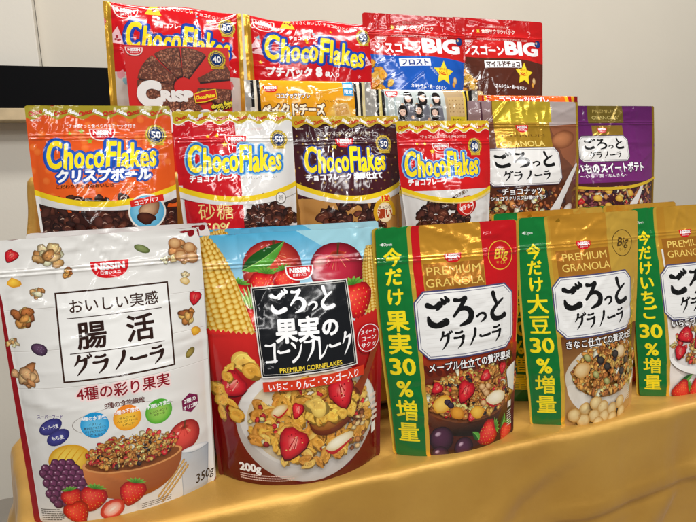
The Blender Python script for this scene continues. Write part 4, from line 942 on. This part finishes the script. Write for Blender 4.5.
# ---------------------------------------------------------------- chocolate flake pouches on the lower riser
def choco_pile(A, n, inside, box, z=6):
    def one(x, y):
        c = lin(A.r.choice(CHOC)); q = A.r.uniform(.6, 1.2) * z; rot = A.r.uniform(0, 3.1)
        A.fan(x, y, q, q * A.r.uniform(.5, .8), c * 1.8 + .01, c * .35, rot, A.r.uniform(-.3, .3), -.4, 9, .2)
        if A.r.random() < .65: A.stroke([(x - q * .5, y - q * .1), (x, y - q * .35), (x + q * .5, y - q * .1)], [.2, q * .12, .2], A.r.choice(['#b07a5c', '#8a5a44', '#d8b8a4']), 3, False)
    A.scatter(n, inside, box, [one])
def wavy_top(A, col='#b8a020', foil=False, edge=None, w1='#c8201c', w2='#ffffff'):
    W = A.W; A.use('top_band'); n = 40
    pts = [(x, 14 + 3 * math.sin(x / W * 6 * 2 * math.pi)) for x in np.linspace(0, W, n)]
    if edge: A.poly([(0, 0)] + [(x, y + 1.3) for x, y in pts] + [(W, 0)], edge)
    A.poly([(0, 0)] + pts + [(W, 0)], col)
    for k in range(6):
        x = 4 + k * W / 6; A.text('Choco', x, 13, 7, w1, .05, fit=15.5, rot=-.3); A.text('Flakes', x + 15, 7.5, 6, w2, .05, fit=13, rot=.4)
def swoosh(A, y0, ym, y1, th=7, th2=10, yc='#f2cf1e', wc='#e4e2de', xm=.42):
    W = A.W; A.use('swoosh_stripe'); xs = np.linspace(0, W, 30)
    f = lambda x: np.interp(x, [0, W * xm, W], [y0, ym, y1]) + 4.5 * math.sin(math.pi * min(1, x / (W * xm * 2))) * (1 if ym > y0 else -1) * .0
    q = np.polyfit([0, W * xm, W], [y0, ym, y1], 2); f = lambda x: np.polyval(q, x)
    A.poly([(x, f(x) + th - .2) for x in xs] + [(x, f(x) + th + th2 * (.35 + .65 * abs(2 * x / W - .9))) for x in xs[::-1]], wc); A.poly([(x, f(x)) for x in xs] + [(x, f(x) + th) for x in xs[::-1]], yc)
    return f
TAGL = '“チョコ”っと食べられるチャック付き'
# orange crisp ball pouch
sp = SP['ball']; A = Art(sp, 6); W, H = sp['W'], sp['H']
A.use('printed_sheet'); A.rect(0, 0, W, 130, '#e0521c', '#e8601c'); A.rect(0, 130, W, H, '#3a1a14')
for k in range(60):
    x, y = A.r.uniform(0, W), A.r.uniform(16, 110); A.fan(x, y, 4.6, 4.6, '#f07a34', '#e8641f', n=14)
A.use('chocolate_picture'); choco_pile(A, 210, lambda x, y: True, (4, 116, W - 3, 190), 8); 
A.use('printed_sheet'); A.rect(0, 104, 3, H, '#f0eeea')
swoosh(A, 101, 118, 101)
wavy_top(A, '#a8982a'); A.logo(84, 35, 27, border='#ffe8e0')
A.use('tagline_lettering'); A.text(TAGL, 84, 27, 5, '#ffffff', .01, fit=80, align='c'); A.text('◄OPEN', 4, 19, 3.6, '#ffffff', .0)
for x, y, z in ((47, 34, 3), (60, 32, 4), (69, 44, 4)): A.star(x, y, z, '#9ab82c')
A.badge50(147, 37, 12.5)
A.choco_title(17, 77, 128, 31, rim='#1c4aa8')
A.use('flavour_lettering'); A.text('クリスプボール', 82, 92.5, 16.5, '#ffffff', .05, fit=110, align='c', out=((.15, '#1c4aa8'),), shear=.1); A.text('こだわりチョコのおいしさ', 26, 100.5, 5, '#3a1408', .02, fit=68)
A.use('puff_inset'); A.fan(130, 134, 22, 22, '#8fd0e8', '#4aa8d0', n=24); A.ring(130, 134, 20.5, 22.5, '#f0ece0'); A.fan(132, 132, 15, 10, '#d8b088', '#7a4a2c', -.6, n=16, jag=.1); A.fan(128, 142, 12, 7, '#5a2c1c', '#2a100c', .2, n=12, jag=.15)
A.poly([(110, 119), (150, 113), (151, 121), (111, 127)], '#d8281c'); A.text('ココアパフ', 130, 123, 6, '#ffffff', .02, align='c', rot=-.14)
build_bag('chocolate_cereal_pouch', sp, A, 'orange dotted chocolate pouch with blue outlined title and olive wavy top', 'snack bag', '#d8541c')
# red and white sugar pouch
sp = SP['sugar']; A = Art(sp, 7); W, H = sp['W'], sp['H']
A.use('printed_sheet'); A.rect(0, 0, W, H, '#e6e4e0'); A.rect(0, 0, 80, H, '#cc1420'); A.rect(0, 96, 5, H, '#e0deda')
A.use('chocolate_picture'); A.fan(116, 152, 40, 26, '#c8b8a8', '#e6e4e0', n=20); choco_pile(A, 130, lambda x, y: ((x - 118) / 40) ** 2 + ((y - 152) / 27) ** 2 < 1, (78, 122, 159, 182), 8); A.stroke([(111, 126), (109, 112)], [4, 4], '#4a2218', 3)
A.use('half_sugar_panel'); A.rect(5, 118, 79, 176, '#cc1420'); A.text('砂糖', 44, 140, 23, '#f2dc8a', .0, align='c'); A.text('50%', 44, 161, 21, '#f2dc8a', .02, align='c'); A.text('オフ', 44, 174, 11, '#f2dc8a', .02, align='c')
swoosh(A, 97, 113, 96, 7, 9)
wavy_top(A, '#c9b02a', edge='#f4f0e0'); A.logo(80, 38, 27, border='#ffe8e0')
A.use('tagline_lettering'); A.text(TAGL, 80, 25.5, 4.8, '#e8b8b0', .01, fit=76, align='c'); A.text('◄OPEN', 3, 18, 3.4, '#ffffff', .0)
for x, y, z in ((43, 33, 3), (55, 32, 3.5), (64, 44, 4.5)): A.star(x, y, z, '#f2cf1e')
A.badge50(138, 38, 12)
A.choco_title(13, 80, 126, 33, edge='#2a7ac8', rim='#8cc4e8')
A.use('flavour_lettering'); A.text('チョコフレーク', 14, 92, 10.5, '#ffffff', .05, fit=61, shear=.1); A.text('おいしいうれしい', 81, 91, 4.6, '#8a847c', .0, fit=50)
A.use('seal_mark'); A.ring(134, 118, 7, 8, '#6a645e', 18); A.fan(134, 118, 7, 7, '#f0eeea', n=14); A.text('新', 134, 121, 8, '#6a645e', .0, align='c')
build_bag('chocolate_cereal_pouch', sp, A, 'half red half white chocolate pouch with thin gold kanji panel', 'snack bag', '#e0deda')
# dark rich pouch
sp = SP['dark']; A = Art(sp, 8); W, H = sp['W'], sp['H']
A.use('printed_sheet'); A.rect(0, 0, W, 122, '#3a141c', '#481a22'); A.rect(0, 116, W, H, '#c08a48', '#a87030')
for j in range(9):
    for i in range(11): A.star(6 + i * 15.5 + (j % 2) * 7.7, 28 + j * 11, 2.1, '#b8924a', 4, 0, .3)
A.use('chocolate_picture'); choco_pile(A, 120, lambda x, y: ((x - 72) / 52) ** 2 + ((y - 158) / 40) ** 2 < 1, (15, 116, 125, 195), 9)
swoosh(A, 93, 113, 95, 7, 9, xm=.4)
wavy_top(A, '#c9a82a', edge='#2a0c10'); A.logo(74, 38, 27)
A.use('tagline_lettering'); A.text(TAGL, 78, 26.5, 4.8, '#e8dcc8', .01, fit=76, align='c'); A.text('◄OPEN', 4, 19, 3.4, '#e8dcc8', .0)
for x, y, z in ((36, 33, 3), (48, 32, 3), (58, 44, 4.5)): A.star(x, y, z, '#d8c02c')
A.badge50(135, 41, 12.5)
A.choco_title(12, 79, 122, 33, face='#ffe61c', edge='#1c3a9a')
A.use('flavour_lettering'); A.text('チョコフレーク 濃厚仕立て', 70, 90, 10, '#ffffff', .05, fit=114, align='c', out=((.08, '#6a5060'),))
A.use('rich_emblem'); A.ring(126, 140, 14, 21, '#d8a21c', 26, math.pi * .8, math.pi * 2.1); A.fan(126, 140, 14.5, 14.5, '#f8ead0', '#f0d8a8', n=20); A.text('濃い', 126, 147, 14, '#a83a14', .05, align='c'); A.text('チョコの', 126, 135, 6, '#5a2a14', .02, align='c'); A.text('130', 128, 124, 11, '#e0281c', .06, align='c', out=((.08, '#ffe24a'),))
build_bag('chocolate_cereal_pouch', sp, A, 'dark maroon chocolate pouch with small gold stars above a tan lower half', 'snack bag', '#8a5a34')
# small red pouch
sp = SP['red']; A = Art(sp, 9); W, H = sp['W'], sp['H']
A.use('printed_sheet'); A.rect(0, 0, W, 112, '#d0141c', '#d41a1c'); A.rect(0, 100, W, H, '#e4e2de', '#d8d6d2')
A.use('chocolate_picture'); choco_pile(A, 90, lambda x, y: ((x - 62) / 42) ** 2 + ((y - 140) / 26) ** 2 < 1, (18, 112, 108, 170), 8)
A.use('winter_emblem'); A.fan(98, 124, 19, 14, '#e0301c', '#b01414', -.35, n=22); A.ring(98, 124, 12, 13, '#ffd8c8', 22); A.text('Wチョコ', 98, 128, 8.5, '#ffffff', .03, align='c', rot=-.3, fit=28); A.text('コク深い', 90, 108, 6, '#6a4a1c', .02, align='c', rot=-.35)
f = swoosh(A, 93, 110, 97, 6, 4, wc='#f0d890', xm=.35)
wavy_top(A, '#e0bc24', edge='#f4ecd0'); A.logo(66, 38, 24, border='#ffe8e0')
A.use('tagline_lettering'); A.text(TAGL, 74, 24.5, 4.8, '#ffe8e0', .01, fit=76, align='c'); A.text('◄OPEN', 4, 17, 3.4, '#ffffff', .0)
for x, y, z in ((30, 33, 2.5), (42, 33, 3), (52, 44, 4.5)): A.star(x, y, z, '#f2cf1e')
A.badge50(124, 38, 12)
A.choco_title(7, 79, 120, 33, edge='#2a6ac8', rim='#8cc0e4')
A.use('flavour_lettering'); A.text('チョコフレーク', 10, 91, 10, '#ffffff', .05, fit=58, shear=.1)
redb = build_bag('chocolate_cereal_pouch', sp, A, 'small red chocolate pouch with white lower part, foremost on the lower riser', 'snack bag', '#e0deda')
copy_thing(redb, (.304, .152, Z2), .0, 'small red chocolate pouch peeking out behind its twin on the riser')
# brown choco nut granola
def goro_plate(A, x0, y0, x1, y1, k=9):
    A.use('title_plate')
    def o(d): return [(x0 + k + d * .4, y0 + d), (x1 - k - d * .4, y0 + d), (x1 - d, y0 + k + d * .4), (x1 - d, y1 - k - d * .4), (x1 - k - d * .4, y1 - d), (x0 + k + d * .4, y1 - d), (x0 + d, y1 - k - d * .4), (x0 + d, y0 + k + d * .4)]
    A.poly(o(-1), '#5a4a58'); A.poly(o(.4), '#eceae6'); A.poly(o(2), '#77707c'); A.poly(o(2.7), '#ebe9e5')
    w, h = x1 - x0, y1 - y0; A.use('title_lettering'); A.brush('ごろっと', x0 + w * .08, y0 + h * .12, w * .84, h * .40, '#121212', 0, 1.35, [1.12, 1.15, .62, 1.05]); A.brush('グラノーラ', x0 + w * .17, y0 + h * .62, w * .66, h * .26, '#121212', 0, 1.3)
sp = SP['nuts']; A = Art(sp, 10); W, H = sp['W'], sp['H']
A.use('printed_sheet'); A.rect(0, 0, W, H, '#7a4a34', '#5a3020'); A.rect(150, 0, W, 40, '#b8aca8', '#a89894'); A.rect(0, 0, 42, 32, '#a08488', '#8a6a64'); A.rect(22, 2, 25, 32, '#4a2430')
A.poly([(150, 40), (W, 36), (W, 120), (170, 90)], '#94583a'); A.fan(176, 62, 28, 14, '#c07c50', '#7a4428', -.2, n=20)
A.use('printed_sheet', 'foil'); A.rect(W - 5, 0, W, H, '#c8a030'); A.rect(44, 0, 156, 34, '#e8c83c'); A.rect(44, 34, 150, 78, '#c89a30')
A.use('granola_picture'); A.rect(8, 128, 170, H, '#5a2c14', '#3a1a0c'); granola_mix(A, 260, lambda x, y: True, (8, 140, 165, 215), 5, ['#b86a2c', '#a85a24', '#8a441c', '#c88444', '#6a3014'], .0, .12, .08)
A.stroke([(205, 104), (180, 128), (150, 160), (128, 186)], [6, 11, 13, 22], '#e4e0dc', 8); A.fan(132, 184, 22, 10, '#f4f0ec', '#c8b8ac', -.3, n=16); A.fan(170, 176, 16, 8, '#f0ece8', '#c0a898', -.5, n=14)
A.logo(95, 43, 24); A.use('foil_lettering'); A.text('PREMIUM', 96, 57, 6, '#6a4a10', .0, fit=84, align='c'); A.text('GRANOLA', 92, 72, 12.5, '#f4d878', .01, fit=84, align='c')
goro_plate(A, 22, 75, 160, 133)
A.use('flavour_lettering'); A.text('チョコナッツ', 78, 146, 11, '#ffffff', .03, fit=74, align='c', out=((.1, '#3a1a0c'),)); A.text('ショコラクリスプ&3種のナッツ', 72, 154.5, 6.4, '#ffffff', .025, fit=96, align='c', out=((.1, '#3a1a0c'),))
build_bag('granola_pouch', sp, A, 'brown and gold chocolate nut granola pouch with milk pouring over granola', 'granola bag', '#6a3c28')
# purple sweet potato granola
sp = SP['sweet']; A = Art(sp, 11); W, H = sp['W'], sp['H']
A.use('printed_sheet'); A.rect(0, 0, W, 140, '#5c1c5c', '#7a2a74'); A.rect(0, 132, W, H, '#4a2028', '#3a1418')
A.use('printed_sheet', 'foil'); A.rect(50, 0, 126, 30, '#8a7430'); A.rect(56, 34, 122, 52, '#b08a34'); A.rect(W - 5, 0, W, H, '#a8842c')
A.use('granola_picture'); granola_mix(A, 260, lambda x, y: True, (6, 140, W - 8, 210), 5, ['#a85a34', '#8a4034', '#c88444', '#7a3440', '#d89a5c'], .06, .14, .14)
for x, y in ((72, 146), (50, 158), (92, 160), (118, 152), (70, 172)): A.fan(x, y, 8, 6, '#f4cc5c', '#c08a24', .3, n=8, jag=.12)
A.stroke([(150, 140), (138, 158), (112, 184)], [7, 10, 18], '#e8e4e0', 7)
A.use('swoosh_stripe'); xs = np.linspace(0, W, 24); q = np.polyfit([0, 80, W], [134, 140, 126], 2); A.poly([(x, np.polyval(q, x)) for x in xs] + [(x, np.polyval(q, x) + 5) for x in xs[::-1]], '#d8b42c')
A.logo(77, 42, 20); A.use('foil_lettering'); A.text('PREMIUM', 86, 12, 7, '#c0a860', .0, fit=52, align='c'); A.text('GRANOLA', 86, 23, 8, '#d0bc74', .0, fit=56, align='c')
goro_plate(A, 26, 52, 128, 96, 7)
A.use('flavour_lettering'); A.text('いものスイートポテト', 90, 114, 18, '#ffffff', .035, fit=146, align='c', out=((.08, '#4a1448'),)); A.text('〜いも・栗・なんきん〜', 70, 123, 7, '#ffffff', .015, fit=92, align='c')
build_bag('granola_pouch', sp, A, 'purple sweet potato granola pouch with small white title plate', 'granola bag', '#5c1c5c')

# ---------------------------------------------------------------- upper riser
def party(A, k=24, y1=110):
    for _ in range(k):
        x, y = A.r.uniform(14, A.W - 12), A.r.uniform(2, y1); c = A.r.choice(['#f2cf1e', '#8cc8d8', '#f0a0a8', '#f2cf1e', '#ffffff']); a = A.r.uniform(0, 6.28); z = A.r.uniform(2, 4.5)
        if A.r.random() < .5: A.star(x, y, z, c)
        else: A.poly([(x + z * math.cos(a + t), y + z * math.sin(a + t)) for t in (0, 2.1, 4.2)], c)
    for x, y, z, r in ((17, 54, 17, .15), (A.W - 22, 70, 12, -.2), (75, 6, 16, .1)):
        A.poly([(x + z * math.cos(a + r), y + z * math.sin(a + r)) for a in (-math.pi / 2, math.pi * .2, math.pi * .8)], '#f4c8cc' if y > 20 else '#f2d43c')
        for q in range(5): A.fan(x + A.r.uniform(-.35, .35) * z, y + A.r.uniform(-.1, .35) * z, z * .13, z * .1, '#a8323c', n=7)
def fun_pack(key, seed, label, petit):
    sp = SP[key]; A = Art(sp, seed); W, H = sp['W'], sp['H']
    A.use('printed_sheet'); A.rect(0, 0, W, H, '#d4141c', '#cc121a'); A.use('party_pattern'); party(A)
    A.use('end_seal#1', 'foil'); A.rect(0, 0, 11, H, '#e4b038'); A.use('end_seal#2', 'foil'); A.rect(W - 8, 0, W, H, '#dca83c')
    if not petit: A.use('printed_sheet', 'film'); A.rect(11, 108, W - 8, H, '#d8cfc4'); [A.fan(20 + k * 9, 112 + (k % 3) * 10, 6, 7, c, n=8, jag=.3) for k, c in enumerate(['#e89ca4', '#8cc0c8', '#f0d878', '#e06a6a'] * 5)]
    A.use('printed_sheet', 'film'); A.logo(33, 13, 34, border='#ffe8e0')
    A.use('tagline_lettering'); A.text('さくさくおいしい チョコのひとくち', 82, 6, 7.5, '#ffe4dc', .02, fit=112, rot=.09); A.use('flavour_lettering'); A.text('チョコフレーク', 74, 35, 8.5, '#ffffff', .05, fit=54, rot=.07)
    A.badge50(W - 26, 26, 14)
    A.choco_title(28, 70, W * .76, 40, .06, rim='#1c3a9a', edge='#1c4ab8')
    if petit: A.use('pack_lettering'); A.text('プチパック', 30, 98, 17, '#ffffff', .06, fit=82, rot=.02); A.text('8', 118, 101, 21, '#ffffff', .07); A.text('袋入り', 134, 101, 9, '#ffffff', .05, fit=28)
    return build_bag('snack_bag', sp, A, label, 'snack bag', '#cc121a')
fun_pack('flakes', 12, 'red chocolate flake pillow bag with gold seal behind the red carton', False)
fun_pack('petit', 13, 'red eight-pack chocolate flake pillow bag behind the yellow biscuit packet', True)

def big_corn(key, seed, label, panel, name, nfit):
    sp = SP[key]; A = Art(sp, seed); W, H = sp['W'], sp['H']
    A.use('printed_sheet'); A.rect(0, 0, W, 84, '#cf1a1c', '#d4201c'); A.poly([(0, 72)] + [(x, 72 + 10 * (x / W) + 2 * math.sin(x / 30)) for x in np.linspace(0, W, 20)] + [(W, H), (0, H)], panel)
    A.use('flake_picture')
    for k in range(60):
        x = A.r.uniform(8, 66); y = A.r.uniform(84, 165)
        if x < (y - 66) * .75: A.flake(x, y, A.r.uniform(6, 10), A.r.choice(['#f2a21c', '#f4b848', '#f0c890', '#e8922c']))
    A.use('top_lettering'); A.text('食感サクサクパック', 104, 27, 9, '#ffe8dc', .03, fit=78, align='c'); A.text('毎日のあさごはんに♥', 104, 16, 5, '#f4b8b0', .01, align='c'); A.star(58, 24, 5, '#f4e04a', 8); A.text('ORIGINAL SINCE 1963 CORN FLAKES', 112, 41, 4.6, '#ffd8d0', .01, fit=116, align='c')
    A.logo(33, 46, 20, border='#ffe8e0')
    A.use('title_lettering'); A.text('シスコーン', 20, 70, 22, '#ffffff', .045, fit=92); A.text('BIG', 113, 68, 36, '#ffffff', .05, fit=86)
    A.use('flavour_lettering'); A.poly([(64, 82), (64 + nfit, 80), (64 + nfit, 94), (64, 96)], '#ffffff'); A.text(name, 64 + nfit / 2, 92.5, 12.5, '#1c3a8a' if key == 'frost' else '#4a2414', .04, fit=nfit - 6, align='c', rot=-.02)
    A.use('star_emblem'); A.star(155, 107, 24, '#f4d81e', 5, -math.pi / 2 + .1, .5); A.star(155, 107, 21, '#ffe83a', 5, -math.pi / 2 + .1, .5); A.text('No.1', 155, 110, 10, '#e0461c', .05, align='c', rot=-.1); A.text('おいしさ', 155, 101, 5, '#e0461c', .03, align='c'); A.fan(197, 45, 7.5, 7.5, '#2a4a9a', '#1c2c5c', n=16); A.fan(194, 43, 2.5, 2.5, '#f0c890', n=8)
    A.use('claim_lettering'); A.text('カルシウム・鉄・ビタミン', 82, 134, 8, '#ffffff', .04, fit=76, rot=.06)
    A.fan(182, 120, 5, 7, '#f0d8a0', '#c08a4c', n=12); A.fan(178, 128, 4, 5, '#f0b848', '#c8781c', n=10)
    return build_bag('cereal_pouch', sp, A, label, 'cereal bag', '#c8181c')
big_corn('frost', 14, 'red corn flake pouch with blue lower half and yellow star', '#1c5cc0', 'フロスト', 64)
big_corn('mild', 15, 'red corn flake pouch with chocolate brown lower half and yellow star', '#5a2a1c', 'マイルドチョコ', 86)

def stripes(A, cols, x0, x1):
    n = len(cols)
    for k, c in enumerate(cols): A.rect(x0 + (x1 - x0) * k / n, 0, x0 + (x1 - x0) * (k + 1) / n, A.H, c)
def packet_ends(A, left, right):
    W = A.W; A.use('end_seal#1', 'foil'); A.rect(0, 0, 10, A.H, '#c8c4bc'); A.use('end_seal#2', 'foil'); A.rect(W - 12, 0, W, A.H, '#c8c4bc')
    A.use('end_stripes#1', 'film'); stripes(A, left, 10, 24); A.use('end_stripes#2', 'film'); stripes(A, right, W - 34, W - 12)
sp = SP['cheese']; A = Art(sp, 16); W, H = sp['W'], sp['H']
A.use('printed_sheet'); A.rect(0, 0, W, H, '#f0a81c', '#e89c18'); packet_ends(A, ['#1c1a1a', '#f0e8d0', '#1c1a1a'], ['#1c1a1a', '#f0e8d0', '#1c1a1a', '#e8d8a0'])
A.use('printed_sheet'); A.logo(41, 14, 24); A.use('title_lettering'); A.text('ココナッツサブレ', 77, 29, 8.5, '#ffffff', .05, fit=56, align='c', out=((.1, '#7a4a14'),)); A.text('ベイクドチーズ', 77, 56, 20, '#fff4d8', .05, fit=104, align='c', out=((.1, '#6a4418'),))
A.use('biscuit_picture'); A.fan(158, 54, 26, 16, '#f4cc6a', '#f0ae30', n=18); A.poly([(143, 40), (170, 36), (175, 58), (147, 62)], '#e8c078'); A.poly([(146, 43), (168, 40), (172, 55), (149, 59)], '#d8a458')
for k in range(12): A.fan(149 + (k % 4) * 6, 45 + (k // 4) * 5, .8, .8, '#a8742c', n=6)
for k in range(6): A.stroke([(128 + k * 5, 34 - abs(k - 2.5)), (131 + k * 5, 36)], .8, '#7a4a14', 2, False)
A.use('corner_tag'); A.rect(164, 0, 183, 25, '#3aa0d8'); A.text('期間', 173.5, 11, 8, '#ffffff', .03, align='c'); A.text('限定', 173.5, 21, 8, '#ffffff', .03, align='c')
build_bag('biscuit_packet', sp, A, 'yellow biscuit packet with silver striped ends and blue corner tag', 'biscuit packet', '#d8d4cc')
sp = SP['idol']; A = Art(sp, 17); W, H = sp['W'], sp['H']
A.use('printed_sheet'); A.rect(0, 0, W, H, '#a8a89c', '#8a8478'); A.rect(24, 0, 140, H, '#c8d0cc', '#b4bab4'); A.rect(138, 0, 180, H, '#c0a47c', '#b09468')
for k in range(8): A.rect(26 + k * 14, 10, 29 + k * 14, 50, '#a8b8b8')
A.use('biscuit_picture'); A.poly([(143, 14), (178, 12), (178, 46), (145, 48)], '#d0b07c')
for k in range(20): A.fan(147 + (k % 5) * 7, 19 + (k // 5) * 7, 1, 1, '#8a6434', n=6)
A.use('group_photo')
for x, y in ((66, 13), (94, 12), (121, 14), (54, 37), (84, 34), (115, 38)):
    x, y = x * 1.0, y + 1
    A.poly([(x - 13, y + 42), (x - 11, y + 16), (x - 4, y + 11), (x + 4, y + 11), (x + 10, y + 16), (x + 12, y + 42)], '#6e6e78'); A.poly([(x - 3, y + 11), (x + 3, y + 11), (x, y + 24)], '#e8e4e0')
    A.fan(x, y + 3, 8.6, 13, '#2c2220', '#140e0e', n=14, pw=2.6); A.fan(x, y + 2, 5.6, 7.2, '#f4d4c0', '#e0b49c', n=14); A.poly([(x - 6, y), (x - 5, y - 7), (x + 5, y - 7), (x + 6, y), (x + 2, y - 3), (x - 3, y - 2.5)], '#1c1412'); A.rect(x - 3.4, y + 1, x - 1.2, y + 1.9, '#3a2a28'); A.rect(x + 1.2, y + 1, x + 3.4, y + 1.9, '#3a2a28'); A.rect(x - 1.4, y + 5.4, x + 1.4, y + 6.2, '#b86058'); A.fan(x - 12, y + 14, 3, 3.5, '#e8c0a0', '#c89470', n=8)
packet_ends(A, ['#1c1a1a', '#e8d88a', '#1c1a1a'], ['#e8c84a', '#1c1a1a', '#e8c84a', '#1c1a1a', '#1c1a1a']); A.use('printed_sheet'); A.logo(37, 8, 23)
A.use('flavour_lettering'); A.rect(146, 48, 178, 62, '#d8c02c'); A.text('サブレ', 162, 58, 8, '#3a2a10', .02, align='c')
build_bag('biscuit_packet', sp, A, 'grey biscuit packet printed with six people in grey jackets', 'biscuit packet', '#c8c4bc')
sp = SP['orange']; A = Art(sp, 18); W, H = sp['W'], sp['H']
A.use('printed_sheet'); A.rect(0, 0, W, H, '#e8641c', '#d84414'); A.use('title_lettering'); A.text('ココナッツサブレ', 96, 14, 13, '#ffffff', .05, fit=110, align='c', out=((.1, '#c81c14'),))
A.use('end_stripes#1'); stripes(A, ['#c8141c', '#f0b41c', '#c8141c'], 8, 22); A.use('end_stripes#2'); stripes(A, ['#f0b41c', '#c8141c', '#f0b41c', '#8c0c14'], W - 34, W)
build_bag('biscuit_packet', sp, A, 'orange and red biscuit packet peeking out above the gold top of the brown pouch', 'biscuit packet', '#d84414')

# ---------------------------------------------------------------- red carton
sp = dict(type='box', W=152, H=189, D=42, loc=(-.0595, .3, Z3), rz=-.02); A = Art(sp, 19)
A.use('printed_sheet', 'card'); A.rect(0, 0, 152, 189, '#d61c18', '#d01814')
A.use('cake_picture', 'card')
CX, CY, R1, R0 = 80, 58, 66, 15
def sector(a0, a1, dx=0, dy=0, n=150):
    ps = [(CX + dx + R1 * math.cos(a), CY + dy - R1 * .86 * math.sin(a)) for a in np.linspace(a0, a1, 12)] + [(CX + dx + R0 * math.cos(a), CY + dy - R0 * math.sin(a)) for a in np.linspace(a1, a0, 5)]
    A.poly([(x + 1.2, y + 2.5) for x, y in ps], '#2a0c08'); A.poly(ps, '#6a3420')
    for _ in range(n):
        a = A.r.uniform(a0 + .03, a1 - .03); q = math.sqrt(A.r.uniform(R0 ** 2 * 1.3, R1 ** 2 * .96)); A.piece(CX + dx + q * math.cos(a), CY + dy - q * .86 * math.sin(a), A.r.uniform(1.4, 2.6), ['#8a4a30', '#9c5838', '#6a3018', '#a86a4c'])
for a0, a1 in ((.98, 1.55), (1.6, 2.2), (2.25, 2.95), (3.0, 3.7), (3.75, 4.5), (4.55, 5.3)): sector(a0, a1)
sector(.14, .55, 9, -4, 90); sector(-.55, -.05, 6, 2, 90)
A.logo(14, 8, 22, border='#ffe8e0'); A.badge50(133, 18, 13, '40')
A.use('title_lettering', 'card'); A.text('C', 30, 86, 46, '#f4f2ee', .09, align='c'); A.text('RISP', 46, 80, 20, '#f4f2ee', .08, fit=46); A.text('C', 34, 128, 46, '#f4f2ee', .09, align='c'); A.text('HOCO', 52, 124, 40, '#f4f2ee', .09, fit=90)
A.use('flavour_badge', 'card'); A.poly([(94, 70), (108, 65), (128, 62), (130, 76), (112, 82), (96, 84)], '#f2d01e'); A.poly([(95.5, 71), (108, 66.5), (127, 63.5), (128.6, 75), (112, 80.6), (97.5, 82.5)], '#d01814'); A.text('ChocoFlakes', 112, 76, 7, '#ffe51c', .06, fit=29, align='c', rot=-.14)
A.text('choco flakes', 120, 92, 9, '#f0dc2c', .05, fit=36, out=((.13, '#14100c'),), rot=-.2); A.text('クランチ', 128, 95, 6, '#f0dc2c', .04, out=((.13, '#14100c'),), rot=-.2)
build_bag('snack_carton', sp, A, 'red carton showing a round chocolate crisp cake cut in wedges', 'snack box', '#c81814')

COL.objects.unlink(_tob); bpy.data.objects.remove(_tob); bpy.data.curves.remove(_tcu)
